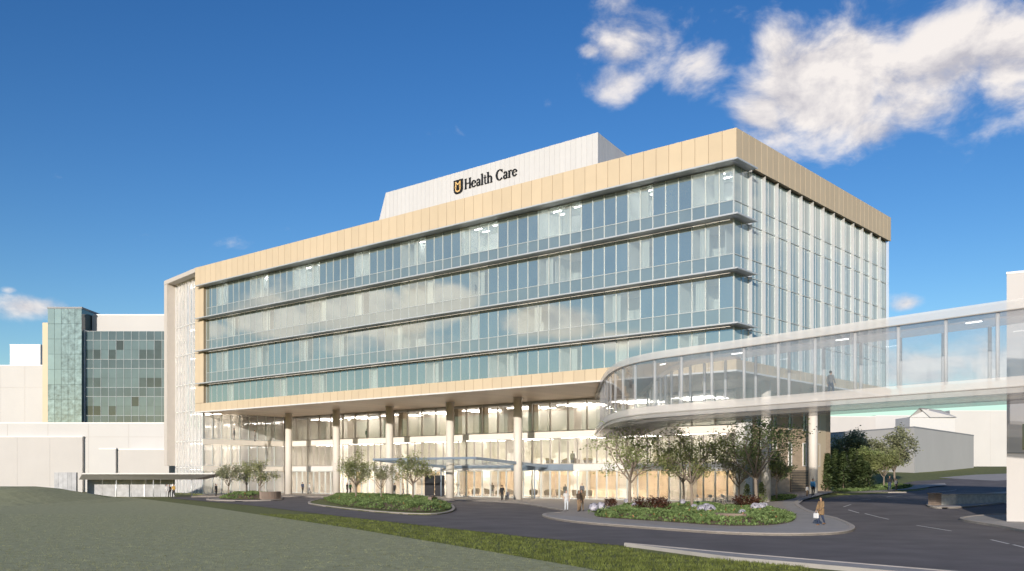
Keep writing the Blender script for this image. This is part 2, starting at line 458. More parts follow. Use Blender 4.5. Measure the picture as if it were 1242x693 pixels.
def Gs(l): return [G(*p) for p in l]

# terrain: one sheet to the horizon
xs = [-3000,-1500,-700,-400,-250,-180] + [x for x in range(-150,181,3)] + [220,300,450,800,1600,3000]
ys = [-600,-200,-60] + [y for y in range(-30,283,3)] + [320,400,550,800,1400,3000]
b = MB(); vs = [(x,y,g(x,y)-.02) for y in ys for x in xs]; nx = len(xs)
b.add(vs, [(j*nx+i, j*nx+i+1, (j+1)*nx+i+1, (j+1)*nx+i) for j in range(len(ys)-1) for i in range(nx-1)])
b.build('ground', M['grass_strip'])['kind'] = 'structure'

lawn_edge = Gs([(139,601),(250,615),(420,640.5),(560,664),(700,688)])
lawn = lawn_edge + [(6,24),(8,-20),(-120,-20),(-120,122),(-62,122)]
drape('lawn', lawn, .012, M['lawn'])

low = Gs([(206,604.6),(300,613),(420,627.5),(540,641),(640,652),(757,663),(900,677),(1085,693)])
d = (low[-1][0]-low[-2][0], low[-1][1]-low[-2][1]); low.append((low[-1][0]+d[0]*1.6, low[-1][1]+d[1]*1.6))
road = low + [(60,14),(70,40),(62,62)] + Gs([(1262,600)]) + [(75,128),(100,150),(100,166),(62,146),(52,135)] + [W(2,34),W(3,12),W(-20,9),W(-88,6)] + Gs([(215,603)])
drape('road', road, .015, M['asphalt'])
strip_hi = Gs([(757,663),(900,677),(1085,693)]); strip_hi.append(low[-1])
strip_lo = [(p[0]-.75, p[1]-1.0) for p in strip_hi]; strip_lo[0] = (strip_hi[0][0]+.5, strip_hi[0][1]-.9)
drape('front_pavement', strip_hi + strip_lo[::-1], .13, M['concrete'], skirt=.25)
kerb('front_kerb', strip_hi + [(strip_hi[-1][0]-.7,strip_hi[-1][1]-.9)], .2, .15, closed=False)

# the plaza in front of the lobby, with the peninsula pavement
pl_edge = Gs([(232,603.6),(345,603.2),(440,604.6),(525,607.2),(600,609.2),(640,612.5),(664,617.5),(684,620.5),(682,623.5),(664,624.2),(655,626.5),(668,631),(700,635.5),(760,640.5),(820,645),(880,649),(950,651),(1008,650),(1031,647.5),(1039,642),(1031,637),(1015,630.5),(993,626),(975,619),(966,612.5),(972,607),(990,602.5),(1010,598.6)])
pen = chaikin(pl_edge, 2, closed=False)
plaza = pen + [W(3,36), W(-3,38), W(-7,38), W(-9,30), W(-88,30), W(-92,4)]
drape('plaza', plaza, .13, M['paving'], skirt=.3)
kerb('plaza_kerb', pen, .3, .16, closed=False)
# the pale pavement ring of the peninsula
ring = Gs([(660,627),(700,628.5),(716,632),(760,637),(820,641),(880,644.5),(935,643),(962,636),(968,629),(958,620),(948,614),(952,608),(985,600.5),(1006,598.9),(1009,599.4),(990,603.8),(975,608),(969,613),(978,619),(996,625.5),(1015,630),(1030,637),(1037,642),(1029,646.5),(1008,649),(950,649.8),(880,648),(820,644),(760,639.5),(700,634.5),(670,630.5)])
drape('peninsula_pavement', ring, .136, M['concrete'])

# right-hand side: pavements, verges and the road up the hill
r1 = Gs([(1168,631),(1182,628.5),(1205,627)]) + [W(26,-25)]
sw = Gs([(1168,631.5),(1180,628),(1221,626)]) + [(44,66),(52,66),(50,44),(42,43)] + Gs([(1242,645),(1212,639),(1185,635)])
drape('side_pavement', sw, .13, M['concrete'], skirt=.3)
kerb('side_kerb', chaikin(Gs([(1221,625.5),(1190,627.5),(1170,630),(1168,632),(1185,635.5),(1212,639.5),(1245,646),(1290,656)]),1,False)[::-1], .25, .16, closed=False)
isl = chaikin(Gs([(1121,614),(1130,608),(1160,604),(1215,598.5),(1262,594),(1268,604),(1200,614),(1160,617.5),(1132,617.5)]), 2)
drape('traffic_island', isl, .13, M['concrete'], skirt=.3)
kerb('island_kerb', isl, .25, .16)
vg = chaikin(Gs([(1000,599),(1020,600.5),(1060,599.5),(1100,596.5),(1128,592.5),(1122,589.5),(1090,589)]) + [(50,138),W(2,40),W(-4,38),W(-4,30)], 1)
drape('planted_verge', vg, .10, M['grass_strip'], skirt=.3)
pv = Gs([(1010,598.9),(1060,597.8),(1100,595.5),(1128,592),(1148,590),(1146,587.5),(1120,589),(1085,592.5),(1050,596),(1012,597)])
drape('verge_pavement', pv, .16, M['concrete'])
def strip(name, px, wd, zoff, m):
    pts = Gs(px); out = []
    L, Rr = [], []
    for i, p in enumerate(pts):
        a, c = pts[max(i-1,0)], pts[min(i+1,len(pts)-1)]
        dx, dy = c[0]-a[0], c[1]-a[1]; l = math.hypot(dx,dy)
        L.append((p[0]-dy/l*wd/2, p[1]+dx/l*wd/2)); Rr.append((p[0]+dy/l*wd/2, p[1]-dx/l*wd/2))
    return drape(name, L+Rr[::-1], zoff, m)
for px in ([(1023,615.5),(1032,612.5)], [(1029,619),(1042,623)], [(1049,623.5),(1078,630.6)], [(1112,638),(1154,645)], [(1202,655.5),(1223.5,661)], [(1229,662),(1262,670)], [(1043,607),(1056,606)], [(1075,603.5),(1110,600)], [(1126,598.5),(1160,594.5)]):
    strip('road_marking', px, .14, .028, M['paint'])
hill_verge = [(62,168),(105,182),(150,196),(150,206),(100,194),(58,178)]
drape('hill_pavement', [(74,146),(84,150),(112,168),(160,180),(160,188),(112,177),(78,160),(68,152)], .03, M['concrete'])
drape('hill_road', [(78,150),(110,150),(180,168),(180,178),(118,168)], .045, M['asphalt'])

# ------------------------------------------------------------------ the hospital
H = thing('hospital_building', 'long hospital with beige frame, four bands of blue glass and a recessed glass lobby', 'building', (P0[0],P0[1],0), RZ)
LEN, DEP = 89.0, 39.5
ZC = [31.0, 26.17, 21.34, 16.51]           # sunshade levels
def panels(b, x0, x1, z0, z1, y, n, gap=.05, th=.06, axis='x', proud=-1):
    for i in range(n):
        a = x0+(x1-x0)*i/n+gap/2; c = x0+(x1-x0)*(i+1)/n-gap/2
        if axis == 'x': b.box(a, c, y, y+th, z0, z1)
        else: b.box(y-th, y, a, c, z0, z1)
b = MB(); panels(b, -LEN, 0, 31.25, 34.1, 0, 64); panels(b, .0, DEP, 31.25, 34.1, 0, 32, axis='y')
b.box(-LEN+.02, -.07, .07, .5, 31.3, 34.08, 1); b.box(-.5, -.07, .55, DEP, 31.3, 34.08, 1)
b.box(-LEN, -LEN+.5, .55, DEP, 31.3, 34.08, 1); b.box(-LEN+.55, -.55, DEP-.5, DEP, 31.3, 34.08, 1)
b.build('parapet', [M['panel'], M['joint']], H)
b = MB(); b.box(-LEN+.5, -.5, .55, DEP-.5, 32.6, 33.0); b.build('roof', M['white_joint'], H)
b = MB()
for z0, z1 in ((13.75,16.4),(16.45,21.2),(21.25,26.05),(26.1,31.2)):
    b.box(-LEN, -LEN+1.12, .0, .06, z0+.02, z1); b.box(-LEN+1.15, -LEN+2.3, .0, .06, z0+.02, z1)
b.box(-LEN+.02, -LEN+2.27, .07, 1.0, 13.7, 31.25, 1); b.box(-LEN+.02, -LEN+.4, 1.05, DEP, 12.5, 31.25, 1)
b.build('corner_frame', [M['panel'], M['joint']], H)
b = MB(); panels(b, -LEN, 0, 12.52, 13.70, 0, 64); panels(b, 0, DEP, 12.52, 13.45, 0, 32, axis='y')
b.box(-LEN+.02, -.07, .07, 1.0, 12.52, 13.66, 1); b.box(-1.0, -.07, 1.05, DEP, 12.53, 13.42, 1)
b.build('base_band', [M['panel'], M['joint']], H)
b = MB(); b.box(-LEN-.05, .06, -.06, .10, 12.36, 12.515); b.box(-.10, .06, .12, DEP, 12.36, 12.515); b.build('soffit_trim', M['trim'], H)
b = MB()
x = -LEN+.02
while x < -.2:
    x2 = min(x+2.8, -.12); b.box(x, x2-.02, .12, 18, 12.40, 12.50); b.box(x, x2-.02, 18.02, DEP, 12.40, 12.50); x = x2
b.build('soffit', M['soffit'], H)
b = MB(); b.box(-LEN+.5, -1.1, 5.2, DEP-.4, 12.55, 12.8); b.box(-LEN+.5, -1.1, 5.6, DEP-.4, 31.3, 31.6)
for z in ZC[1:]: b.box(-LEN+2.4, -1.0, .75, 6, z-.18, z+.10)
b.box(-LEN+.5, -1.1, DEP-.4, DEP, 12.5, 31.3)
b.build('floor_slab', M['cream'], H)

# sunshades: a thin louvred shelf under each band, wrapped round the corner
for z in ZC:
    b = MB()
    b.prism([(-LEN+1.2,-.95),(.62,-.95),(.62,3.0),(.50,3.0),(.50,-.83),(-LEN+1.2,-.83)], z-.02, z+.115, 0)
    n = 44
    for i in range(n):
        x0 = -LEN+1.25+(LEN-1.3)*i/n; x1 = -LEN+1.25+(LEN-1.3)*(i+1)/n-.05
        b.box(x0, x1, -.82, .42, z+.0, z+.07, 1)
    for i in range(2): b.box(-.02, .49, -.80+i*1.9, 1.05+i*1.9, z, z+.07, 1)
    b.box(-.42, -.04, .44, 2.95, z, z+.07, 1)
    b.build('sunshade', [M['alu'], M['shade']], H)

# windows of the long facade: each a run of panes with its frame; lit rooms behind the clear ones
X0, X1, NP = -LEN+2.3, -.55, 61
pw = (X1-X0)/NP
PAT = ['L3D3L2D4L4D4L4D4L3D4L2D5L4D4L3D4L2D2', 'L3D3L2D4L4D5L2D4L4D4L2D4L3D5L2D4L2D4', 'D1L3D3L3D5L3D4L2D4L5D5L2D3L2D5L3D4L2D2', 'D2L2D4L1D3L2D4L3D5L2D6L1D6L2D4L2D7L1D6']
import re as _re
rng = random.Random(5)
for k, z in enumerate(ZC):
    seq = [(a, int(n)) for a, n in _re.findall(r'([LD])(\d)', PAT[k])]
    tot = sum(n for _, n in seq); seq.append(('D', NP-tot)) if tot < NP else None
    zt = z-.03; zb = ZC[k+1]+.125 if k < 3 else 13.72
    ztr = z-3.14 if k < 3 else zb
    i = 0
    for kind, n in seq:
        n = min(n, NP-i)
        if n <= 0: break
        xr = X1-i*pw; xl = X1-(i+n)*pw; i += n
        b = MB()
        for j in range(n):
            a, c = xl+j*pw+.02, xl+(j+1)*pw-.02
            b.box(a, c, .50, .53, ztr+.03, zt, 0)
            if k < 3: b.box(a, c, .50, .53, zb, ztr-.03, 1)
        win = b.build('window', [M['glass_dark'] if kind == 'D' else M['glass_clear'], M['glass_span']], H)
        f = MB()
        for j in range(n): f.box(xl+j*pw-.024, xl+j*pw+.024, .45, .56, zb, zt)
        if k < 3: f.box(xl+.03, xr-.03, .46, .555, ztr-.028, ztr+.028)
        f.build('frame', M['mull'], win)
        if kind == 'L':
            r = MB(); d = 4.6; ri = .02
            r.box(xl, xr, d, d+.1, ztr, zt+.0); r.box(xl+.0, xl+.06, .62, d-.02, ztr, zt); r.box(xr-.06, xr, .62, d-.02, ztr, zt)
            r.box(xl+.07, xr-.07, .62, d-.02, zt-.05, zt); r.box(xl+.07, xr-.07, .62, d-.02, ztr-.1, ztr-.02)
            if n > 2 and rng.random() < .6: q = xl+pw*rng.randint(1,n-1); r.box(q, q+.12, 1.6, d-.02, ztr, zt-.06)
            r.build('room', M['room'], win)
            l = MB()
            for q in range(max(1, n//2)):
                xx = xl+(q+.5)*(xr-xl)/max(1,n//2); l.box(xx-.5, xx+.5, 1.9, 1.96, zt-.10, zt-.06); l.box(xx-.5, xx+.5, 3.2, 3.26, zt-.10, zt-.06)
            l.build('ceiling_light', M['roomlamp'], win)
            c = MB(); cx = xl+.15+rng.random()*(xr-xl-1.6); 
            pts = [(cx+q*.09, .95+.05*math.sin(q*2.1)) for q in range(12)]
            for q in range(11): c.quad((*pts[q],ztr), (*pts[q+1],ztr), (*pts[q+1],zt-.06), (*pts[q],zt-.06))
            c.build('curtain', M['curtain'], win)
        else:
            s = MB(); s.box(xl, xr, .7, .75, zb, zt); s.build('blind', M['dark'], win)

# the short facade: glass bays behind frosted fins
NB = 14; bw = (DEP-1.0)/NB
for j in range(NB):
    y0, y1 = .55+j*bw, .55+(j+1)*bw; b = MB(); lev = [31.2]+[q for z in ZC[1:] for q in (z+1.69, z)]+[13.45]
    lev = sorted(set([31.2, 27.86, 26.17, 23.03, 21.34, 18.2, 16.51, 13.45]), reverse=True)
    for a, c in zip(lev, lev[1:]):
        for h in (0, .5): b.box(-.53, -.50, y0+h*bw+.02, y0+(h+.5)*bw-.02, c+.04, a-.04)
    gb = b.build('glass_bay', M['glass_side'], H)
    f = MB()
    for a in lev[1:-1]: f.box(-.55, -.43, y0+.04, y1-.04, a-.04, a+.04)
    f.box(-.55, -.45, y0-.03, y0+.03, 13.45, 31.2); f.box(-.55, -.47, y0+bw/2-.025, y0+bw/2+.025, 13.45, 31.2)
    f.build('frame', M['mull'], gb)
for j in range(1, NB+1):
    y = .55+j*bw; b = MB()
    zz = [13.46, 16.45, 21.28, 26.1, 31.22]
    for a, c in zip(zz, zz[1:]):
        b.box(-.44, -.10, y-.015, y+.015, a+.03, c-.03, 0)
    for a in zz[1:-1]: b.box(-.44, -.15, y-.02, y+.02, a-.03, a+.02, 1)
    b.box(-.449, -.441, y-.03, y+.03, 13.46, 31.22, 1)
    b.build('glass_fin', [M['fin'], M['mull']], H)
b = MB(); b.box(-.62, -.57, .6, DEP, 13.45, 31.2); b.build('shaft_lining', M['cream'], H)
b = MB(); b.box(-.56, -.46, .44, .545, 13.7, 31.2); b.build('corner_post', M['mull'], H)

# lobby: three glass tiers set far back under the block
YB = 16.0; XL, XR = -88.4, -8.0
for nm, z0, z1, stp in (('ground', .13, 3.62, 1.45), ('mezzanine', 4.42, 7.62, 1.45), ('upper', 8.5, 12.38, 2.9)):
    nb = 7 
    for q in range(nb):
        a, c = XL+(XR-XL)*q/nb, XL+(XR-XL)*(q+1)/nb
        b = MB(); b.box(a+.02, c-.02, YB, YB+.03, z0, z1)
        gw = b.build('lobby_glazing', M['glass_lobby'], H)
        f = MB(); x = a
        while x < c-.3: f.box(x-.04, x+.04, YB-.18, YB+.05, z0, z1); x += stp
        f.box(a+.05, c-.05, YB-.05, YB+.06, z0, z0+.09); f.box(a+.05, c-.05, YB-.05, YB+.06, z1-.09, z1)
        f.build('frame', M['mull_dark'] if nm != 'ground' else M['mull'], gw)
b = MB(); b.box(XL, XR, YB-.25, YB+.5, 7.66, 8.46); b.build('spandrel_band', M['bright'], H)
b = MB(); b.box(XL, -40, YB-.25, YB+.5, 3.66, 4.38); b.box(-30, XR, YB-.25, YB+.5, 3.66, 4.38); b.build('spandrel_band', M['trim'], H)
b = MB(); b.box(-39.98, -30.02, YB-.35, YB+.5, 3.64, 4.40); b.build('spandrel_band', M['steel'], H)
b = MB()
for z in (4.02, 8.06): b.box(XL, XR, YB+.55, 27, z-.16, z+.16)
b.box(XL, XR, YB+.1, 27, 12.1, 12.36)
b.build('lobby_floor_slab', M['trim'], H)
b = MB(); b.box(XL, XR, YB+.1, 27, .135, .16); b.build('lobby_floor', M['lobbyfloor'], H)
b = MB(); b.box(XL, XR, 26, 26.2, .16, 3.85); b.build('lobby_back_wall', M['wood'], H)
b = MB(); b.box(XL, XR, 25, 25.2, 4.2, 7.9); b.box(XL, XR, 24, 24.2, 8.25, 12.1); b.build('lobby_back_wall', M['cream'], H)
rg = random.Random(3)
for z0, z1, yw in ((.16,3.84,25.9),(4.2,7.88,24.9),(8.25,12.08,23.9)):
    b = MB(); x = XL+4
    while x < XR-3:
        ww = rg.uniform(1.2, 4); b.box(x, x+ww, yw-rg.uniform(.6,3.2), yw, z0, z1-.0); x += ww+rg.uniform(2.5,7)
    b.build('lobby_partition', M['cream'], H)
for z, m_, ys_ in ((3.80,'lobbylamp',(18.5,22.5)), (7.84,'lobbylamp2',(18.5,20.5,22.5)), (12.02,'lobbylamp2',(19.5,21.5,23))):
    for q in range(9):
        a = XL+2+(XR-XL-4)*q/9; b = MB()
        for yy in ys_: b.box(a, a+5.5, yy, yy+.07, z-.03, z+.03)
        b.build('ceiling_light', M[m_], H)
# dark inner columns
for x in (-51.5, -46.6, -38, -62.5):
    b = MB(); b.box(x, x+1.0, YB+.8, YB+1.6, 8.3, 12.1); b.build('inner_pier', M['stone'], H)
# left return of the lobby, at the end of the block
for z0, z1 in ((.13,3.62),(4.42,7.62),(8.5,12.38)):
    b = MB(); b.box(XL-.5, XL-.47, 1.2, YB-.1, z0, z1); gw = b.build('lobby_glazing', M['glass_atrium'], H)
    f = MB()
    for q in range(9): f.box(XL-.56, XL-.38, 1.2+q*1.6, 1.28+q*1.6, z0, z1)
    f.box(XL-.54, XL-.40, 1.3, YB-.1, z0, z0+.09); f.build('frame', M['mull'], gw)
b = MB(); b.box(XL-.55, XL-.3, 1.1, YB-.3, 7.66, 8.46); b.box(XL-.55, XL-.3, 1.1, YB-.3, 3.66, 4.38); b.build('spandrel_band', M['bright'], H)
# columns
def column(x, y, r=.52, z0=0, z1=12.42):
    b = MB(); n = 24
    b.tube([(x,y,z0),(x,y,z1)], r, 28); b.tube([(x,y,z1-.12),(x,y,z1-.02)], r+.12, 28)
    b.build('column', M['column'], H)
for t in (34.0, 45.4, 56.9, 68.2, 79.5): column(-t, 10)
for y in (10.5, 21.8): column(-2.2, y, .48)
# entrance doors
b = MB()
for q in range(2): b.box(-55.9+q*2.0, -54.1+q*2.0, YB-.30, YB-.22, .15, 3.0)
b.build('door', M['dark'], H)
# end pier and stone-clad base wall on the short side
b = MB(); b.box(-8.0, -6.9, 15.3, 17.0, 0, 12.38); b.build('end_pier', M['trim'], H)
b = MB(); b.box(-8.0, -7.4, 17.02, DEP-.2, 0, 12.38); b.box(-30, -8.02, DEP-.8, DEP-.2, 0, 12.38); b.build('stone_wall', M['stone'], H)
for z0 in (4.2, 8.4):
    for y in (19, 23.0, 27, 31.0, 35.0):
        b = MB(); b.box(-7.39, -7.36, y, y+.75, z0, z0+2.6); wn = b.build('slot_window', M['teal_dark'], H)
        f = MB(); f.box(-7.39, -7.28, y-.09, y-.01, z0-.09, z0+2.69); f.box(-7.39, -7.28, y+.76, y+.84, z0-.09, z0+2.69)
        f.box(-7.39, -7.28, y, y+.75, z0-.09, z0-.01); f.box(-7.39, -7.28, y, y+.75, z0+2.61, z0+2.69); f.build('frame', M['trim'], wn)
b = MB(); b.box(-7.39, -7.34, 27.5, 34, .9, 3.6, 1)
for q in range(14): b.box(-7.33, -7.25, 27.55, 33.95, .95+q*.19, 1.06+q*.19)
b.build('louvre', [M['joint'], M['dark']], H)
b = MB(); b.box(-7.4, -7.3, 34.05, 37.6, .5, 12.3); b.build('cladding_panel', M['panel'], H)

# the glass stair hall and blade wall at the far left end
b = MB(); b.prism([(-LEN-.02,.0),(-101.5,2.0),(-101.5,14),(-LEN-.02,14)], 33.45, 34.08); b.build('hall_roof', M['blade'], H)
b = MB(); b.prism([(-100.3,1.85),(-101.5,2.02),(-101.5,12),(-100.3,12)], 4.5, 33.42); b.build('blade_wall', M['blade'], H)
a, c = Vector((-LEN-.1,1.6)), Vector((-100.28,3.4)); dd = (c-a)
lv = [.1, 4.2, 8.3, 13.0, 17.2, 21.9, 26.5, 33.4]
for z0, z1 in zip(lv, lv[1:]):
    b = MB(); b.prism([a, c, c+Vector((0,.04)), a+Vector((0,.04))], z0+.08, z1-.08); gw = b.build('hall_glazing', M['glass_atrium'], H)
    f = MB()
    for q in range(9):
        p = a+dd*(q/8); f.box(p.x-.05, p.x+.05, p.y-.14, p.y+.07, z0+.1, z1-.1)
    f.prism([a+Vector((0,-.1)), c+Vector((0,-.1)), c+Vector((0,.1)), a+Vector((0,.1))], z1-.07, z1+.07); f.build('frame', M['trim'], gw)
b = MB()
for z in lv[1:-1]: b.prism([(-LEN-.2,1.9),(-100.2,3.6),(-100.2,8),(-LEN-.2,8)], z-.25, z-.08)
b.build('hall_landing', M['cream'], H)
b = MB(); b.box(-100.3, -LEN-.05, 12, 12.2, 0, 33.4); b.box(-100.3, -LEN-.05, 8.3, 8.5, 0, 24); b.build('hall_back_wall', M['cream'], H)
b = MB()
for q in range(7):
    xq = -99.5+q*1.45
    for zz in range(2, 7): b.box(xq, xq+.5, 5, 5.05, lv[zz]+.1, lv[zz]+3.6)
b.build('hall_curtain', M['curtain'], H)

b = MB(); b.box(-101.4, -LEN-.3, 12.3, DEP, 0, 33.4); b.box(-LEN-.28, -LEN-.05, 16.3, DEP, 0, 33.4); b.build('unseen_wing_wall', M['blade'], H)  # out of view; added so the lobby glass mirrors pale wall instead of sky
for z in lv[1:]:
    b = MB(); b.box(-99, -90.5, 5.0, 5.15, z-.32, z-.27); b.box(-99, -90.5, 7.0, 7.15, z-.32, z-.27); b.build('ceiling_light', M['lobbylamp2'], H)
# penthouse
b = MB(); zt = 40.7; yb = 8.0
fl = [(-58.4,33.0),(-55.4,zt),(-20.8,zt),(-20.8,33.0)]
def fx(z): return -58.4+3.0*(z-33)/(zt-33)
n = 46; xa = -20.8
for i in range(n):
    s0, s1 = -20.8-34.6*i/n, -20.8-34.6*(i+1)/n
    b.box(s1+.012, s0-.012, yb, yb+.06, 33.0, zt)
b.add([(-55.41,yb,33),(-55.41,yb,zt),(-58.4,yb,33),(-58.4,yb+18,33),(-55.41,yb+18,zt)], [(0,1,2),(2,1,4,3)])
b.prism([(-55.4,yb+.08),(-20.85,yb+.08),(-25,28),(-55.4,28)], 33.0, zt-.03, 1)
k = 26
for i in range(k):
    y0, y1 = yb+.02+20*i/k, yb+20*(i+1)/k-.01
    x0, x1 = -20.8-.215*(y0-yb), -20.8-.215*(y1-yb)
    b.prism([(x0,y0),(x1,y1),(x1-.1,y1),(x0-.1,y0)], 33.0, zt)
b.build('penthouse', [M['white_panel'], M['white_joint']], H)

# ------------------------------------------------------------------ the sign
sx, sy = -40.9, 7.99
wx, wy = W(sx, sy-.10)
SG = thing('building_sign', 'black raised lettering and gold and black shield on the white rooftop screen', 'sign', (wx,wy,38.3), RZ)
def ribbon(b, pts, wds, th=.12, m=0, y0=0, bold=1.0):
    """a flat stroke of varying width in the sign's plane (x right, z up), thickened towards the wall"""
    n = len(pts); L, Rr = [], []
    for i in range(n):
        a, c = pts[max(i-1,0)], pts[min(i+1,n-1)]
        dx, dz = c[0]-a[0], c[1]-a[1]; l = math.hypot(dx,dz) or 1; wdt = (wds[i] if isinstance(wds,(list,tuple)) else wds)*bold
        L.append((pts[i][0]-dz/l*wdt/2, pts[i][1]+dx/l*wdt/2)); Rr.append((pts[i][0]+dz/l*wdt/2, pts[i][1]-dx/l*wdt/2))
    vs = [(p[0],y0,p[1]) for p in L]+[(p[0],y0,p[1]) for p in Rr]+[(p[0],y0+th,p[1]) for p in L]+[(p[0],y0+th,p[1]) for p in Rr]
    fs = []
    for i in range(n-1):
        fs += [(i, i+1, n+i+1, n+i), (2*n+i, 3*n+i, 3*n+i+1, 2*n+i+1), (i, 2*n+i, 2*n+i+1, i+1), (n+i, n+i+1, 3*n+i+1, 3*n+i)]
    fs += [(0, n, 3*n, 2*n), (n-1, 3*n-1, 4*n-1, 2*n-1)]
    b.add(vs, fs, m)
def arc(cx, cz, rx, rz, a0, a1, n=16, thick=.13, thin=.05):
    thick, thin = thick*1.3, thin*1.5
    p, w_ = [], []
    for i in range(n+1):
        a = R(a0+(a1-a0)*i/n); p.append((cx+rx*math.cos(a), cz+rz*math.sin(a))); w_.append(thin+(thick-thin)*abs(math.cos(a))**1.5)
    return p, w_
def stem(b, x, z0, z1, wd=.14, sb=True, st=True, sw=.30, half=False):
    ribbon(b, [(x,z0),(x,z1)], wd*1.3)
    if sb: ribbon(b, [(x-sw/2,z0+.025),(x+sw/2,z0+.025)], .05, .125, y0=-.003)
    if st: ribbon(b, [(x-sw/2,z1-.025),(x+(.0 if half else sw/2),z1-.025)], .05, .125, y0=-.003)
def glyph(ch):
    b = MB(); xh = .66
    if ch == 'H': stem(b,.16,0,1); stem(b,.70,0,1); ribbon(b,[(.2,.52),(.66,.52)],.065,.118); w_ = .90
    if ch == 'e':
        p, q = arc(.29,.33,.23,.30,12,330,24,.14,.055); ribbon(b,p,q); ribbon(b,[(.1,.385),(.53,.385)],.05,.118); w_ = .60
    if ch == 'a':
        stem(b,.42,.02,.48,.13,sb=False,st=False); p,q = arc(.27,.47,.155,.17,0,165,12,.13,.06); ribbon(b,p,q,.119)
        p,q = arc(.25,.18,.155,.165,60,330,18,.13,.05); ribbon(b,p,q,.121); ribbon(b,[(.40,.06),(.47,.02),(.54,.05)],.06,.117); w_ = .58
    if ch == 'l': stem(b,.16,0,1.06,half=True); w_ = .34
    if ch == 't': ribbon(b,[(.17,.86),(.17,.12),(.21,.04),(.30,.03),(.36,.08)],[.10,.14,.13,.08,.04]); ribbon(b,[(.02,.63),(.36,.63)],.06,.118); w_ = .40
    if ch == 'h':
        stem(b,.16,0,1.06,half=True); p,q = arc(.36,.44,.19,.20,0,150,12,.14,.06); ribbon(b,p,q,.119); stem(b,.55,0,.46,st=False); w_ = .74
    if ch == 'C':
        p,q = arc(.46,.5,.37,.47,42,318,26,.16,.06); ribbon(b,p,q); ribbon(b,[(.75,.97),(.75,.70)],.06,.118); w_ = .86
    if ch == 'r': stem(b,.16,0,xh,half=True); ribbon(b,[(.2,.48),(.27,.60),(.35,.64),(.44,.60)],[.05,.07,.11,.14],.119); w_ = .50
    return b, w_
text = 'Health Care'; tw = 0; sc_ = 1.28
ws = [.38 if c == ' ' else glyph(c)[1] for c in text]; total = sum(ws)
kx = 8.55/(total*sc_); x = 0
for c, wv in zip(text, ws):
    if c != ' ':
        b, _ = glyph(c); b.v = [((x+v[0])*sc_*kx, v[1], v[2]*sc_) for v in b.v]; b.build('letter', M['black'], SG)
    x += wv
def shield_outline(wd, top, bot, n=14):
    p = [(-wd/2, top)]
    for i in range(n+1):
        a = math.pi + math.pi*i/n; cxx = math.copysign(abs(math.cos(a))**.7, math.cos(a))
        p.append((wd/2*cxx, bot+.62*(1-abs(math.sin(a))**.85)))
    p.append((wd/2, top)); return p
def flat(b, pts, y0, y1, m):
    n = len(pts); vs = [(p[0],y0,p[1]) for p in pts]+[(p[0],y1,p[1]) for p in pts]
    b.add(vs, [list(range(n)), [n+i for i in range(n)][::-1]]+[(i,n+i,n+(i+1)%n,(i+1)%n) for i in range(n)], m)
b = MB(); flat(b, [(p[0]-1.05,p[1]) for p in shield_outline(1.55,1.42,-.32)], 0, .1, 0); b.build('shield', M['black'], SG)
b = MB(); q = -1.05
# the gold letter above and the gold cup-shaped letter below, dark lines left between them
for pts, wd in (([(q-.46,.62),(q-.46,1.24)],.19), ([(q+.46,.62),(q+.46,1.24)],.19), ([(q-.46,1.25),(q,.86)],.17), ([(q,.86),(q+.46,1.25)],.17), ([(q-.6,1.27),(q-.28,1.27)],.1), ([(q+.28,1.27),(q+.6,1.27)],.1), ([(q-.62,.60),(q-.27,.60)],.09), ([(q+.27,.60),(q+.62,.60)],.09)):
    ribbon(b, pts, wd, .03, y0=-.04-.001*len(b.f))
p = [(q-.46,.42)]+[(q+.46*math.cos(R(180+180*i/12)), .16+.32*math.sin(R(180+180*i/12))) for i in range(13)]+[(q+.46,.42)]
ribbon(b, p, .2, .03, y0=-.06); ribbon(b, [(q-.62,.44),(q-.27,.44)], .09, .03, y0=-.065); ribbon(b, [(q+.27,.44),(q+.62,.44)], .09, .03, y0=-.068)
b.v = [(q+(v[0]-q)*.80, v[1], .52+(v[2]-.52)*.84) for v in b.v]; b.build('monogram', M['gold'], SG)

# ------------------------------------------------------------------ entrance canopy
ex, ey = W(-43, 2.4)
EC = thing('entrance_canopy', 'blue grey steel entrance canopy with open slats in front of the lobby doors', 'canopy', (ex,ey,0), RZ)
def sl(y): return 5.0-.85*(y/13.0)
def sbeam(b, x0, x1, y0, y1, dz0, dz1, m=0):
    vs = []
    for (x,y) in ((x0,y0),(x1,y0),(x1,y1),(x0,y1)): vs.append((x,y,sl(y)+dz0))
    for (x,y) in ((x0,y0),(x1,y0),(x1,y1),(x0,y1)): vs.append((x,y,sl(y)+dz1))
    b.add(vs, [(3,2,1,0),(4,5,6,7),(0,1,5,4),(1,2,6,5),(2,3,7,6),(3,0,4,7)], m)
b = MB(); sbeam(b,-8.6,9.2,0,.16,-.10,.16); sbeam(b,-8.6,9.2,13,13.16,-.18,.16)
for x in (-8.6, 9.04): sbeam(b,x,x+.16,.17,12.98,-.18,.16)
b.build('frame', M['steel'], EC)
b = MB()
for i in range(11): x = -7.4+i*1.5; sbeam(b,x,x+.10,.2,12.95,.08,.13)
b.build('slat', M['steel'], EC)
b = MB(); sbeam(b,-8.4,9.0,.18,12.97,.165,.185); b.build('glass_roof', glass('canopy_glass', tint=(.95,.97,.97), refl=.04, edge=0), EC)
for i, x in enumerate((-7.9, 8.4)):
    b = MB(); b.tube([(x,11.5,0),(x,11.5,sl(11.5)-.2)], .09, 12); b.build('post', M['steel'], EC)

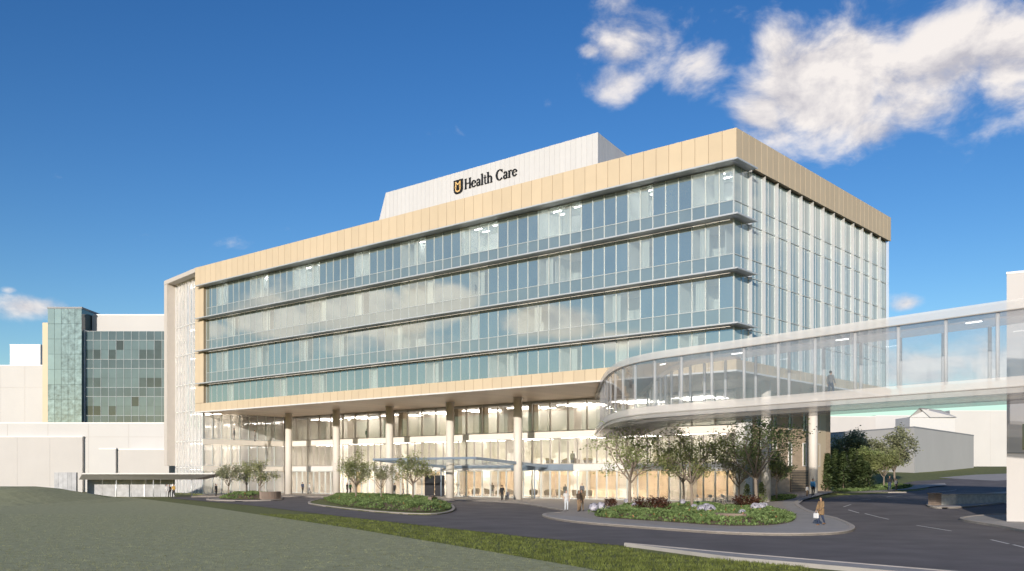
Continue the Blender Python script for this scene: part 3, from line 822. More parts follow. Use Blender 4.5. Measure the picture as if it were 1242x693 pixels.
# ------------------------------------------------------------------ skybridge
BZ0, BZ1 = 7.45, 12.35
path = [(9.7,110),(9.2,101),(8.75,92),(8.55,85),(8.75,79.5),(9.5,75.3),(10.9,72.0),(13.0,69.0),(15.8,65.2),(21.65,57),(26.9,49.8),(33.5,40.8),(41,30.5),(50,18.2)]
def cr(p, n=6):
    out = []
    for i in range(len(p)-1):
        p0, p1, p2, p3 = [Vector(p[max(0,min(len(p)-1,j))]) for j in (i-1,i,i+1,i+2)]
        for k in range(n):
            t = k/n; out.append(.5*((2*p1)+(p2-p0)*t+(2*p0-5*p1+4*p2-p3)*t*t+(3*p1-p0-3*p2+p3)*t**3))
    out.append(Vector(p[-1])); return out
near = cr(path)
def offs(pl, d):
    o = []
    for i, p in enumerate(pl):
        t = (pl[min(i+1,len(pl)-1)]-pl[max(i-1,0)]).normalized(); o.append(p+Vector((-t.y, t.x))*d)   # to the left of travel = the far side
    return o
BW = 5.0
near = [Vector(p) for p in near]
far = offs(near, BW)
# keep the inside of the bend from folding over
SB = thing('skybridge', 'pale translucent enclosed footbridge curving from the lobby across to the right', 'footbridge', (15.8,65.2,0))
ob = Vector((15.8,65.2))
def loc(p): return (p[0]-ob.x, p[1]-ob.y)
M['br_roof'] = ghost('bridge_roof_panel', (.92,.90,.88), .26)
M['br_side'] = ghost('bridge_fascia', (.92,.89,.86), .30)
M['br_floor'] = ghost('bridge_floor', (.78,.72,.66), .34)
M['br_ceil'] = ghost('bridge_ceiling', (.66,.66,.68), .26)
M['br_glass'] = glass('bridge_glass', tint=(.96,.97,.98), refl=.06, diff=.06, dcol=(.8,.8,.82), edge=.3)
M['br_post'] = ghost('bridge_mullion', (.66,.66,.67), .55)
def sweep(b, A, Bp, z0, z1, m=0):
    n = len(A); vs = []
    for i in range(n):
        a, c = loc(A[i]), loc(Bp[i]); vs += [(*a,z0),(*c,z0),(*c,z1),(*a,z1)]
    fs = []
    for i in range(n-1):
        for k in range(4): fs.append((i*4+k, (i+1)*4+k, (i+1)*4+(k+1)%4, i*4+(k+1)%4))
    fs += [(0,1,2,3), tuple((n-1)*4+k for k in (3,2,1,0))]
    b.add(vs, fs, m)
b = MB(); sweep(b, offs(near,-.12), offs(near,.0), 11.9, 12.42); b.build('roof_fascia', M['br_side'], SB)
b = MB(); sweep(b, offs(near,BW), offs(near,BW+.12), 11.9, 12.42); b.build('roof_fascia', M['br_side'], SB)
b = MB(); sweep(b, offs(near,.02), offs(near,BW-.02), 12.3, 12.40); b.build('roof', M['br_roof'], SB)
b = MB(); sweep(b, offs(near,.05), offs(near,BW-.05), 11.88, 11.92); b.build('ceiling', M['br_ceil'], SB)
b = MB(); sweep(b, offs(near,-.16), offs(near,-.03), 11.84, 11.895); sweep(b, offs(near,-.16), offs(near,-.03), 7.76, 7.80); b.build('edge_trim', M['mull_dark'], SB)
b = MB(); sweep(b, offs(near,-.12), offs(near,.05), 7.81, 8.35); b.build('floor_fascia', M['br_side'], SB)
b = MB(); sweep(b, offs(near,BW-.05), offs(near,BW+.12), 7.81, 8.35); b.build('floor_fascia', M['br_side'], SB)
b = MB(); sweep(b, offs(near,.06), offs(near,BW-.06), 7.86, 8.2); b.build('floor', M['br_floor'], SB)
b = MB(); sweep(b, offs(near,-.10), offs(near,BW+.10), 7.47, 7.75); b.build('girder', M['br_side'], SB)
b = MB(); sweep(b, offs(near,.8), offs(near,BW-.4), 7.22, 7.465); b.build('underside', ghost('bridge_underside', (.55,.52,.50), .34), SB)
M['br_floor2'] = None
b = MB(); sweep(b, offs(near,.0), offs(near,.03), 8.36, 11.88); b.build('side_glass', M['br_glass'], SB)
b = MB(); sweep(b, offs(near,BW-.03), offs(near,BW), 8.36, 11.88); b.build('side_glass', M['br_glass'], SB)
acc = 0; last = None
nearpt, farpt = offs(near,.10), offs(near,BW-.10)
dist = [0]
for i in range(1,len(near)): dist.append(dist[-1]+(near[i]-near[i-1]).length)
def atd(pl, s):
    for i in range(1,len(dist)):
        if dist[i] >= s:
            t = (s-dist[i-1])/(dist[i]-dist[i-1]); return pl[i-1].lerp(pl[i], t)
    return pl[-1]
s = 12.0
while s < dist[-1]:
    for pl in (nearpt, farpt):
        p = loc(atd(pl, s)); b = MB(); b.tube([(*p,8.21),(*p,11.87)], .11, 8); b.build('post', M['br_post'], SB)
    if 30 < s < 75 and int(s/2.9)%3 == 0:
        q = atd(nearpt, s).lerp(atd(farpt, s), .45); q2 = atd(nearpt, s+.9).lerp(atd(farpt, s+.9), .45); b = MB()
        a_, c_ = Vector(loc(q)), Vector(loc(q2)); nn = (c_-a_).normalized(); nn = Vector((-nn.y,nn.x))*.06
        b.prism([a_-nn, c_-nn, c_+nn, a_+nn], 11.83, 11.87); b.build('ceiling_light', M['bridgelamp'], SB)
    s += 2.9
for (x,y) in ((30.3,51.5),):
    b = MB(); 
# ------------------------------------------------------------------ left pavilion
px_, py_ = G(186, 602.6)
d0 = (-58.5,131); 
PV = thing('pavilion', 'low flat roofed shelter with dark sloping fascia and grey metal screen wall', 'shelter', (-58.0,128.5,0), RZ*.0+R(2))
L = 17.8
b = MB(); b.add([(-.0,0,3.15),(L,-.3,3.15),(L,-.3,3.32),(0,0,3.32),(-.0,7,3.15),(L,7,3.15),(L,7,3.32),(0,7,3.32)], [(0,1,2,3),(7,6,5,4),(3,2,6,7),(4,5,1,0),(1,5,6,2),(0,3,7,4)])
b.build('roof', M['pavroof'], PV)
b = MB(); b.add([(0,.02,3.149),(L-.1,-.25,3.149),(L-3.2,1.2,2.42),(-.9,1.2,2.42),(0,7,3.149),(L-.1,7,3.149),(L-3.2,6.5,2.42),(-.9,6.5,2.42)], [(0,3,2,1),(3,7,6,2),(0,4,7,3),(1,2,6,5),(4,5,6,7)])
b.build('fascia', M['pavdark'], PV)
b = MB()
for i in range(6): b.box(-.9+i*2.0, -.9+(i+1)*2.0-.04, 4.2, 4.26, .0, 2.40)
for i in range(4): b.box(-.9+i*3.9-.06, -.9+i*3.9+.02, 4.12, 4.19, 0, 2.40, 1)
b.build('screen_wall', [M['pavwall'], M['alu']], PV)
for x in (4.0, 9.0, 14.2):
    b = MB(); b.tube([(x,1.6,0),(x,1.6,2.42)], .07, 10); b.build('post', M['alu'], PV)
SWB = MB(); SWB.box(-1.5,1.5,-.2,.2,0,3.4)
for i in range(5): SWB.box(-1.5+i*.6+.01,-1.5+(i+1)*.6-.01,-.24,-.205,.05,3.35)
o = SWB.build('screen_wall', M['pavwall'], None, (-60.6,129.5,0)); tag(o, 'short grey perforated metal wall at the left end of the shelter', 'wall')

# ------------------------------------------------------------------ neighbouring buildings
def block(name, label, x0, x1, y0, y1, z0, z1, m='mass', rz=0, coping=True, joints=0, jz=None):
    cx_, cy_ = (x0+x1)/2, y0
    t = thing(name, label, 'building', (cx_,cy_,0), rz)
    hw, dp = (x1-x0)/2, y1-y0
    b = MB(); b.box(-hw, hw, 0, dp, z0, z1); 
    b.build('wall', M[m], t)
    if coping:
        b = MB(); b.box(-hw-.06, hw+.06, -.06, dp+.06, z1+.003, z1+.22); b.build('coping', M['trim'], t)
        b = MB()
        for s_ in range(1, joints): b.box(-hw+2*hw*s_/joints-.04, -hw+2*hw*s_/joints+.04, -.03, -.002, z0, z1-.1)
        for z in (jz or []): b.box(-hw, hw, -.05, -.032, z-.05, z+.05)
        if joints or jz: b.build('joint', M['mass2'], t)
    return t
def X(px, Y): return (px-CX)/F*Y
def Z(py, Y): return CH+(HY-py)/F*Y
block('podium_building', 'long pale podium building in front of the older glass tower', X(-40,168), X(205,168), 168, 186, 0, Z(514,168), joints=5, jz=[Z(530,168)])
block('annex_building', 'low pale block with a flat front just behind the shelter', X(134,160), X(205,160), 160, 167.9, 0, Z(546,160), 'mass2')
block('annex_building', 'narrow pale box standing left of the low block behind the shelter', X(116,158), X(136,158), 159.4, 159.95, 0, Z(545,158), 'mass')
block('annex_building', 'broad pale wall block nearest the left edge beyond the grass mound', X(-60,167), X(99,167), 167.3, 167.95, 0, Z(530,165), 'mass2', joints=4)
block('office_building', 'large plain pale block at far left behind the podium', X(-60,215), X(60,215), 215, 240, 0, Z(444,215), 'mass', joints=4, jz=[Z(470,215)])
block('rooftop_box', 'small white plant box on the far left roof', X(12,222), X(49,222), 222, 232, Z(444,215)+.23, Z(419,222), 'white_panel')

# older glass hospital tower
TY = 200.0
def tx(p): return X(p, TY)
OT = thing('older_hospital_tower', 'older hospital wing with teal glass stair tower and dark window grid', 'building', (tx(104),TY,0))
o0 = tx(104)
zb = 0
b = MB(); b.box(tx(50)-o0, tx(62)-o0, .5, 14, zb, Z(391,TY)); b.build('side_wall', M['panel'], OT)
b = MB(); zt_ = Z(376,TY)
nx_, nz_ = 5, 10
xa, xb = tx(62)-o0, tx(103)-o0
for i in range(nx_):
    for j in range(nz_):
        q0, q1 = xa+(xb-xa)*i/nx_, xa+(xb-xa)*(i+1)/nx_; r0, r1 = 6+(zt_-6)*j/nz_, 6+(zt_-6)*(j+1)/nz_
        b.box(q0+.03, q1-.03, -1.5, -1.45, r0+.03, r1-.03, 0 if i < 2 and j > 4 else 1)
b.box(xa+.03, xb-.03, -1.40, 12, 0, zt_-.05, 2)
b.build('stair_tower', [M['teal'], M['teal_tower'], M['teal_mid']], OT)
b = MB(); b.box(xa-.1, xb+.1, -1.6, 12, zt_, zt_+.35); b.build('tower_roof', M['massline'], OT)
xa, xb = tx(104)-o0, tx(215)-o0
b = MB(); b.box(xa, xb, 3, 20, 0, Z(380,TY)); b.build('penthouse_wall', M['mass'], OT)
b = MB(); b.box(xa+.4, xb, 2.9, 20, Z(380,TY)+.003, Z(378.5,TY)); b.build('coping', M['trim'], OT)
zt_ = Z(402,TY); rg = random.Random(8)
nxp = 12; dxp = (xb-xa)/nxp
fl_z = [zt_]; 
while fl_z[-1] > 6: fl_z += [fl_z[-1]-1.9, fl_z[-1]-1.9-2.0, fl_z[-1]-1.9-4.0]
b = MB()
b.box(xa, xb, .08, 2.98, 4, zt_-.02, 0)
for i in range(nxp):
    for j, (zh, zl) in enumerate(zip(fl_z, fl_z[1:])):
        t = j % 3; m_ = 1 if t == 0 else (2 if t == 1 and rg.random() < .85 else (0 if rg.random() < .22+.35*(i/nxp) else 2))
        if i == 0: m_ = 1 if t != 2 else 0
        b.box(xa+i*dxp+.02, xa+(i+1)*dxp-.02, 0, .05, zl+.02, zh-.02, m_)
cwall = b.build('window_grid', [M['teal_dark'], M['teal_mid'], glass('tower_blind_glass', opaque=(.095,.148,.16), refl=.06, amt=.1, scale=.4, island=.08)], OT)
b = MB()
for i in range(nxp+1): b.box(xa+i*dxp-.035, xa+i*dxp+.035, -.08, .06, 6, zt_)
for j, z in enumerate(fl_z):
    if j % 3 != 2: b.box(xa, xb, -.12, -.081, z-.04, z+.04)
b.build('mullion', mat('tower_mullion', (.34,.39,.41), .5), cwall)
b = MB(); b.box(xa-.5, xa-.08, -.4, 3, 0, zt_+.3); b.build('white_pier', M['trim'], OT)

# buildings up the hill on the right
def gb(p, Y): return g(X(p,Y), Y)
t = thing('hillside_building', 'wide pale flat roofed building behind the trees up the hill', 'building', (X(1109,168),168,0), 0)
p_l, p_c, p_r = (X(985,200),200), (X(1109,168),168), (X(1181,205),205)
bk = (p_l[0]+p_r[0]-p_c[0], p_l[1]+p_r[1]-p_c[1])
q = [(p[0]-p_c[0], p[1]-p_c[1]) for p in (p_l,p_c,p_r,bk)]
zt_ = Z(519,168)
b = MB(); b.prism(q, 0, zt_); b.build('wall', M['mass'], t)
b = MB(); b.prism([(x*1.004,y*1.004-.05) for x,y in q], zt_+.003, zt_+.25); b.build('coping', M['massline'], t)
block('hillside_annex', 'plain pale box seen above the wide hillside building, left of the gabled house', X(1062,260), X(1105,260), 260, 280, 0, Z(505,260), 'mass')
block('hillside_annex', 'small low pale box right beside the gabled house', X(1090,270), X(1112,270), 270, 285, 0, Z(512,270), 'white_panel')
block('apartment_block', 'tall pale block under the footbridge, right of the gabled house', X(1152,250), X(1300,250), 250, 290, 0, Z(499,250), 'mass', joints=3)
block('far_block', 'distant pale block at the left of the hillside, beside the stone wall', X(1000,250), X(1062,250), 250, 275, 0, Z(506,250), 'mass2')
hh = thing('gabled_house', 'pale house with dark edged pitched roof beyond the wide hillside building', 'house', (X(1115,240),240,0))
hw = X(1152,240)-X(1115,240); z1_, z2_ = Z(506,240), Z(496,240); 
b = MB(); b.box(-2.4, 9.0, 0, 9, 0, z1_); b.add([(-2.4,0,z1_),(4.0-2.4-1.6+2.4,0,z2_),(2.4,0,z1_)], [(0,1,2)]); b.build('wall', M['white_panel'], hh)
b = MB(); b.add([(-2.6,-.2,z1_-.1),(0,-.2,z2_+.15),(7.0,3.5,z2_-.3),(9.2,0-.2,z1_-.1),(2.6,-.2,z1_-.1)], [(0,1,2),(1,4,3,2),(0,2,3)]); b.build('roof', M['mass'], hh)
b = MB(); b.tube([(-2.6,-.25,z1_-.1),(0,-.25,z2_+.15),(2.6,-.25,z1_-.1),(9.2,-.25,z1_-.1)], .1, 6); b.tube([(0,-.25,z2_+.15),(7.0,3.4,z2_-.2),(9.2,-.25,z1_-.1)], .1, 6); b.build('roof_edge', M['massline'], hh)
# near white block at the right edge, where the bridge lands
t = thing('corner_block', 'tall plain white block at the right edge under and behind the footbridge', 'building', (X(1221,61.7),61.7,0), R(-31))
M['ghostblock'] = mat('white_block_render', (.54,.52,.51), .85, amt=.03, scale=.2)
b = MB(); b.box(0, 14, 0, 16, -.2, Z(333,61.7)); b.build('wall', M['ghostblock'], t)
b = MB(); b.box(-.03, 14.03, -.03, 16.03, Z(333,61.7)+.003, Z(333,61.7)+.15); b.build('coping', M['trim'], t)
b = MB(); b.box(.02, 14, -.04, -.005, Z(550,61.7), Z(549,61.7)); b.build('joint_line', M['massline'], t)
b = MB(); b.box(.9, 2.6, -.03, -.006, Z(546,61.7), Z(515,61.7)); b.build('window', M['teal_mid'], t)
# low wall on the traffic island
wp = Gs([(1136,615.3)])[0]
WL = thing('low_wall', 'low grey green retaining wall with a brick end post on the traffic island', 'wall', (wp[0],wp[1],g(*wp)))
ep = Gs([(1262,609.0)])[0]; dv = Vector((ep[0]-wp[0], ep[1]-wp[1])); L_ = dv.length; WL.rotation_euler = (0,0,math.atan2(dv.y,dv.x))
b = MB(); b.box(.5, L_, .05, .45, -.3, .95); b.box(.5, L_, .0, .5, .953, 1.05, 1); b.build('wall_panel', [M['rock'], M['concrete']], WL)
b = MB()
for k in range(9): b.box(-.35+(k%2)*.01, .48, -.08, .55, -.3+k*.15, -.3+k*.15+.135)
b.box(-.42,.49,-.12,.6,1.06,1.16); b.build('end_post', M['brownwall'], WL)

# ------------------------------------------------------------------ trees and plants
def leaf_quads(b, c, n, spread, size, rng, flat=.7, m=0):
    for _ in range(n):
        p = Vector((rng.gauss(0,spread), rng.gauss(0,spread), rng.gauss(0,spread*flat)))+c
        d = Vector((rng.uniform(-1,1), rng.uniform(-1,1), rng.uniform(-.8,.5))).normalized()
        a = d.cross(Vector((rng.uniform(-1,1), rng.uniform(-1,1), rng.uniform(-1,1)))).normalized()
        s = size*rng.uniform(.6,1.3)
        b.add([p, p+d*s*.5+a*s*.27, p+d*s, p+d*s*.5-a*s*.27], [(0,1,2,3)], m)

def tree_meshes(seed, H_, wid, trunk, leafsize, per, levels=3, dens=1.0):
    """open vase-shaped deciduous tree: (trunk mesh builder, crown mesh builder)"""
    rng = random.Random(seed); tb, lb = MB(), MB()
    r0 = H_*.016
    base = [(0,0,-.2),(rng.uniform(-.03,.03),rng.uniform(-.03,.03),trunk*.5),(rng.uniform(-.06,.06),rng.uniform(-.06,.06),trunk)]
    tb.tube(base, [r0*1.3, r0, r0*.9], 9)
    tips = []
    def grow(p, d, L, r, lev):
        pts = [p]; q = Vector(p); dd = Vector(d)
        for i in range(3):
            dd = (dd+Vector((rng.gauss(0,.16),rng.gauss(0,.16),.10))).normalized(); q = q+dd*L/3; pts.append(Vector(q))
        tb.tube(pts, [r, r*.8, r*.62, r*.42], 6 if lev > 1 else 8)
        if lev >= levels:
            tips.append((pts[1],.6)); tips.append((pts[2],.8)); tips.append((pts[3],1)); return
        nchild = rng.randint(3,4)
        for i in range(nchild):
            k = rng.choice((1,2,3,3)); s0 = pts[k]
            a = dd.orthogonal(); a.rotate(Matrix.Rotation(rng.uniform(0,6.28),3,dd)); nd = (dd*.9+a*rng.uniform(.55,1.0)+Vector((0,0,.12))).normalized()
            grow(s0, nd, L*rng.uniform(.5,.72), r*.5, lev+1)
        tips.append((pts[3],.8))
    nl = rng.randint(5,6); t0 = Vector(base[-1])
    for i in range(nl):
        a = 2*math.pi*i/nl+rng.uniform(-.35,.35); out = wid/H_*rng.uniform(.75,1.15)
        grow(t0-Vector((0,0,rng.uniform(0,trunk*.22))), Vector((math.cos(a)*out, math.sin(a)*out, rng.uniform(.65,1.0))).normalized(), (H_-trunk)*rng.uniform(.40,.52), r0*.62, 1)
    grow(t0, Vector((rng.uniform(-.1,.1),rng.uniform(-.1,.1),1)), (H_-trunk)*.5, r0*.7, 1)
    zmx = max(t[0].z for t in tips); k = H_/(zmx+.25)
    for p, wgt in tips:
        if rng.random() < .10: continue
        leaf_quads(lb, p, max(1,int(per*2.0*wgt*dens*rng.uniform(.5,1.4))), H_*.042, leafsize*1.1, rng)
    for bb in (tb, lb): bb.v = [(v[0]*k, v[1]*k, v[2]*(k if v[2] > 0 else 1)) for v in bb.v]
    return tb, lb

def plant_tree(px, py, Hm, wid, trunk, leaf, label, seed, per=9, lsz=.17, group=None, name='deciduous_tree', at=None, levels=3):
    x, y = at or G(px, py)
    t = thing(name, label, 'tree', (x,y,g(x,y)+.1), 0, group)
    tb, lb = tree_meshes(seed, Hm, wid, trunk, lsz, per, levels)
    tb.build('trunk', M['bark'], t); lb.build('crown', M[leaf], t)
    return t

GR1, GR2, GR3 = 'young trees in the planted beds', 'trees on the peninsula', 'trees on the hillside verge'
def hgt(top, bot, px):            # metres from pixel rows at a base point
    y = G(px, bot)[1]; return (bot-top)/F*y
plant_tree(277, 605, hgt(562,605,277), 3.0, 1.5, 'leaf_pale', 'small airy tree left of its two companions in the far left bed', 11, 7, .14, GR1)
plant_tree(299, 604, hgt(559,604,299), 3.0, 1.7, 'leaf_a', 'small thin tree in the middle of the far left bed', 12, 7, .14, GR1)
plant_tree(315, 606, hgt(556,606,315), 3.4, 1.6, 'leaf_a', 'fuller small tree at the planter wall of the far left bed', 13, 8, .15, GR1)
plant_tree(432, 611, hgt(545,611,432), 4.6, 2.0, 'leaf_a', 'broad young tree at the left end of the long green bed', 14, 9, .16, GR1)
plant_tree(462, 612, hgt(560,612,462), 3.0, 1.8, 'leaf_pale', 'shortest slim tree in the middle of the long green bed', 15, 7, .14, GR1)
plant_tree(501, 613, hgt(545,613,501), 4.6, 2.1, 'leaf_a', 'spreading young tree at the right end of the long green bed beside the doors', 16, 9, .16, GR1)
plant_tree(764, 618, hgt(507,618,764), 6.3, 2.6, 'leaf_b', 'tall open tree nearest the footbridge landing on the peninsula', 21, 7, .19, GR2)
plant_tree(839, 619, hgt(514,619,839), 6.6, 2.4, 'leaf_a', 'broad leafy tree in the middle of the peninsula', 22, 9, .19, GR2)
plant_tree(829, 613, hgt(530,613,829), 5.0, 2.4, 'leaf_b', 'slim tree half hidden just behind the broad peninsula tree', 26, 7, .18, GR2)
plant_tree(896, 613, hgt(535,613,896), 5.2, 2.0, 'leaf_pale', 'pale thin tree in front of the white pier', 23, 8, .17, GR2)
plant_tree(917, 618, hgt(501,618,917), 6.8, 2.5, 'leaf_c', 'tallest darkest tree of the peninsula in front of the stone wall', 24, 11, .19, GR2)
plant_tree(942, 609, hgt(545,609,942), 4.2, 2.2, 'leaf_b', 'small tree close to the stone wall behind the dark tree', 25, 9, .17, GR2)
plant_tree(925, 609, hgt(520,609,925), 5.0, 2.6, 'leaf_b', 'mid sized tree crowded behind the dark peninsula tree', 27, 9, .18, GR2)
plant_tree(0, 0, 8.2, 5.5, 2.0, 'leaf_pale', 'pale greyish tree behind the conifers, left of the hillside trees', 31, 16, .3, GR3, at=(X(1035,142),142))
plant_tree(0, 0, 8.6, 5.8, 2.2, 'leaf_pale', 'tall pale tree standing before the corner of the wide hillside building', 32, 16, .3, GR3, at=(X(1085,138),138))
plant_tree(0, 0, 6.0, 4.2, 1.8, 'leaf_b', 'lower green tree between the two pale hillside trees', 33, 13, .24, GR3, at=(X(1055,130),130))
plant_tree(0, 0, 5.6, 3.6, 1.8, 'leaf_a', 'short olive tree just behind the standing couple', 34, 11, .22, GR3, at=(X(1072,128),128))

def conifer(px, Y, Hm, wid, label, seed):
    rng = random.Random(seed); x = X(px,Y); t = thing('conifer', label, 'tree', (x,Y,g(x,Y)+.1), 0, 'conifers on the verge')
    b = MB(); b.tube([(0,0,-.2),(0,0,Hm*.95)], [Hm*.02, .01], 7); b.build('trunk', M['bark'], t)
    b = MB(); n = int(1500*Hm/4); wid *= 1.25
    for _ in range(n):
        f = rng.random()**.8; z = Hm*(.04+.96*f); a = rng.uniform(0,6.283); rr = wid/2*(1-f)**.85*rng.uniform(.35,1.08)*(1+.2*math.sin(a*3+f*20))
        c = Vector((rr*math.cos(a), rr*math.sin(a), z)); o_ = Vector((math.cos(a),math.sin(a),rng.uniform(-.5,.5))).normalized()
        s = rng.uniform(.30,.55); sd = o_.cross(Vector((0,0,1))).normalized()*s*.30
        b.add([c-o_*s*.3, c+sd, c+o_*s, c-sd], [(0,1,2,3)])
    b.build('crown', M['conifer'], t)
for i, (px, Y, hm, wd, lb) in enumerate([(1004,118,4.6,2.4,'dark conifer closest to the stone wall and round column'), (1013,121,5.2,2.4,'tall dark conifer second from the stone wall'), (1023,119,4.8,2.6,'dark conifer in the middle of the conifer row'),
        (1033,122,5.4,2.6,'tallest dark conifer of the row, below the pale tree'), (1043,120,4.4,2.8,'bushy dark conifer fourth along from the wall, beside the grass'), (1051,119,3.6,2.4,'shortest dark conifer at the open end of the row')]):
    conifer(px, Y, hm, wd, lb, 60+i)
for i, (px, py, hm, lb) in enumerate([(906,613,2.0,'small upright green shrub left of the dark tree trunk'), (924,613,2.1,'small upright green shrub right of the dark tree trunk')]):
    x, y = G(px,py); rng = random.Random(80+i); t = thing('upright_shrub', lb, 'shrub', (x,y,g(x,y)+.1), 0, 'upright green shrubs')
    b = MB(); b.tube([(0,0,-.1),(0,0,hm*.6)], [.04,.015], 6); b.build('stem', M['bark'], t)
    b = MB()
    for _ in range(420):
        f = rng.random(); a = rng.uniform(0,6.28); rr = .55*(1-f*.8)*rng.random()**.5
        leaf_quads(b, Vector((rr*math.cos(a),rr*math.sin(a),.1+f*hm*.95)), 1, .05, .2, rng)
    b.build('foliage', M['leaf_b'], t)

def inside(p, poly):
    x, y = p; c = False; n = len(poly)
    for i in range(n):
        (x1,y1),(x2,y2) = poly[i], poly[(i+1)%n]
        if (y1 > y) != (y2 > y) and x < (x2-x1)*(y-y1)/(y2-y1)+x1: c = not c
    return c
def edge_d(p, poly):
    m_ = 1e9; P = Vector(p)
    for i in range(len(poly)):
        a, c = Vector(poly[i]), Vector(poly[(i+1)%len(poly)]); ab = c-a
        t = max(0,min(1,(P-a).dot(ab)/(ab.length_squared or 1))); m_ = min(m_, (a+ab*t-P).length)
    return m_
def bed(name, poly, mound, m, n, size, seed, label, base=.13, flowers=0):
    """raised planting bed: soil mound plus ground cover nobody could count"""
    poly = ccw(poly)
    hf = lambda x, y: mound*sst(0,1.6,edge_d((x,y),poly)) if inside((x,y),poly) else 0
    o = drape(name+'_soil', poly, base+.01, M['soil'], hfun=hf, step=.75)
    rng = random.Random(seed); b = MB()
    x0, x1 = min(p[0] for p in poly), max(p[0] for p in poly); y0, y1 = min(p[1] for p in poly), max(p[1] for p in poly)
    k = 0; tries = 0
    while k < n and tries < n*20:
        tries += 1; p = (rng.uniform(x0,x1), rng.uniform(y0,y1))
        if not inside(p, poly): continue
        k += 1; z = g(*p)+base+hf(*p); hgt_ = size*rng.uniform(.5,1.6)*(1.25 if math.sin(p[0]*1.7)*math.sin(p[1]*1.1+p[0]) > .2 else .8)
        c = Vector((p[0],p[1],z))
        for _ in range(3):
            a = rng.uniform(0,6.28); d = Vector((math.cos(a)*.6,math.sin(a)*.6,rng.uniform(.5,1.1))).normalized(); sd = d.cross(Vector((0,0,1))).normalized()*hgt_*.2
            b.add([c, c+d*hgt_*.55+sd, c+d*hgt_+Vector((0,0,-.15*hgt_)), c+d*hgt_*.55-sd], [(0,1,2,3)], 1 if rng.random() < flowers else 0)
    o2 = b.build(name+'_groundcover', [m, M['orange']]); tag(o2, label, 'ground cover', kind='stuff')
bed1 = chaikin(Gs([(262,606),(275,603.4),(300,602.6),(330,602.9),(341,604.5),(338,606.8),(310,607.4),(285,607.4)]), 1)
bed('left_bed', bed1, .55, M['cover'], 3200, .2, 1, 'low green ground cover in the far left bed', flowers=.01)
bed2 = chaikin(Gs([(391,606.5),(400,604.8),(450,605.3),(500,607),(540,611),(549,617),(542,621),(520,623.5),(480,621.5),(440,618.5),(405,613.5)]), 2)
bed('long_bed', bed2, .5, M['cover'], 11000, .21, 2, 'dense green ground cover filling the long bed under the three trees', flowers=.008)
bk2 = chaikin(Gs([(366,611.2),(392,605.4),(450,605.0),(500,606.6),(545,611),(554,618),(546,623.5),(520,626),(480,624),(440,620.8),(400,616)]), 2)
drape('long_bed_verge', bk2, .10, M['grass_strip'], skirt=.3); kerb('long_bed_kerb', bk2, .25, .15)
bk1 = chaikin(Gs([(245,607.2),(262,604),(300,602.2),(335,602.4),(345,604.5),(340,608),(310,608.6),(270,608.6)]), 2)
drape('left_bed_verge', bk1, .10, M['paving'], skirt=.3); kerb('left_bed_kerb', bk1, .25, .15)
bed3 = chaikin(Gs([(714,629),(735,622),(760,617),(800,619),(850,622),(900,619.5),(940,620),(962,627),(966,632),(955,638),(920,641),(870,640.5),(820,636.5),(760,632.5)]), 2)
bed('peninsula_bed', bed3, .35, M['cover'], 12000, .23, 3, 'bright green spiky ground cover edging the peninsula', flowers=.012)
bed4 = chaikin(Gs([(800,615.5),(840,613.5),(880,614.5),(870,617),(820,618)]), 2)
bed('terrace_bed', bed4, .15, M['cover'], 1200, .22, 4, 'narrow strip of ground cover between terrace and peninsula bed')
bed5 = chaikin(Gs([(918,608),(945,604),(964,603.6),(966,606),(950,609),(930,611)]), 2)
bed('wall_bed', bed5, .15, M['cover'], 1800, .22, 5, 'small patch of ground cover at the foot of the stone wall')
vgc = chaikin(Gs([(1003,598.3),(1030,598.5),(1075,596),(1108,592.5),(1100,589.8),(1060,590)])+[W(-3,39)],1)
bed('verge', vgc, .2, M['cover'], 5000, .3, 6, 'green ground cover on the verge below the conifers')

def planter_wall(px0, py0, px1, py1, h, label, bend=.5, th=.35):
    a, c = Vector(G(px0,py0)), Vector(G(px1,py1)); n = (c-a).normalized(); n = Vector((n.y,-n.x))
    if n.y > 0: n = -n
    pts = [a.lerp(c,i/8)+n*bend*math.sin(math.pi*i/8) for i in range(9)]; inn = [p-n*th for p in pts]
    ctr = a.lerp(c,.5); b = MB()
    z = g(ctr.x,ctr.y); b.prism([tuple(p-ctr) for p in pts]+[tuple(p-ctr) for p in inn[::-1]], -.1, h)
    o = b.build('planter_wall', M['brownwall'], None, (ctr.x,ctr.y,z)); tag(o, label, 'wall'); return o
planter_wall(317,607.3,341,606.6,1.05,'curved brown planter wall at the right end of the far left bed',.5)
planter_wall(519,616,524,612.5,1.0,'short brown planter wall at the right end of the long green bed',.1)
planter_wall(866,636.5,901,638.5,.75,'weathered brown retaining wall inside the peninsula bed',.35)
planter_wall(846,620.5,857,622,.55,'small brown edging wall in front of the broad peninsula tree',.15)

def shrub(px, py, wd, hm, m, label, seed, n=1400, name='burgundy_shrub', lsz=.17):
    x, y = G(px,py); rng = random.Random(seed); t = thing(name, label, 'shrub', (x,y,g(x,y)+.35))
    b = MB()
    for i in range(9):
        a = i*.7; b.tube([(0,0,-.3),(math.cos(a)*wd*.2,math.sin(a)*wd*.2,hm*.4),(math.cos(a)*wd*.38,math.sin(a)*wd*.38,hm*.75)], [.03,.02,.008], 5)
    b.build('stem', M['bark'], t); b = MB(); cl = [(rng.uniform(-.4,.4)*wd, rng.uniform(-.35,.35)*wd, rng.uniform(.15,.8)*hm) for _ in range(26)]
    for c in cl: leaf_quads(b, Vector(c), n//26, wd*.085, lsz, rng)
    b.build('foliage', M[m], t)
shrub(790,627,2.7,1.35,'burgundy','rounded burgundy leaved shrub under the tall open tree',41)
shrub(905,622,2.2,1.25,'burgundy','dark burgundy shrub at the foot of the darkest tree',42)
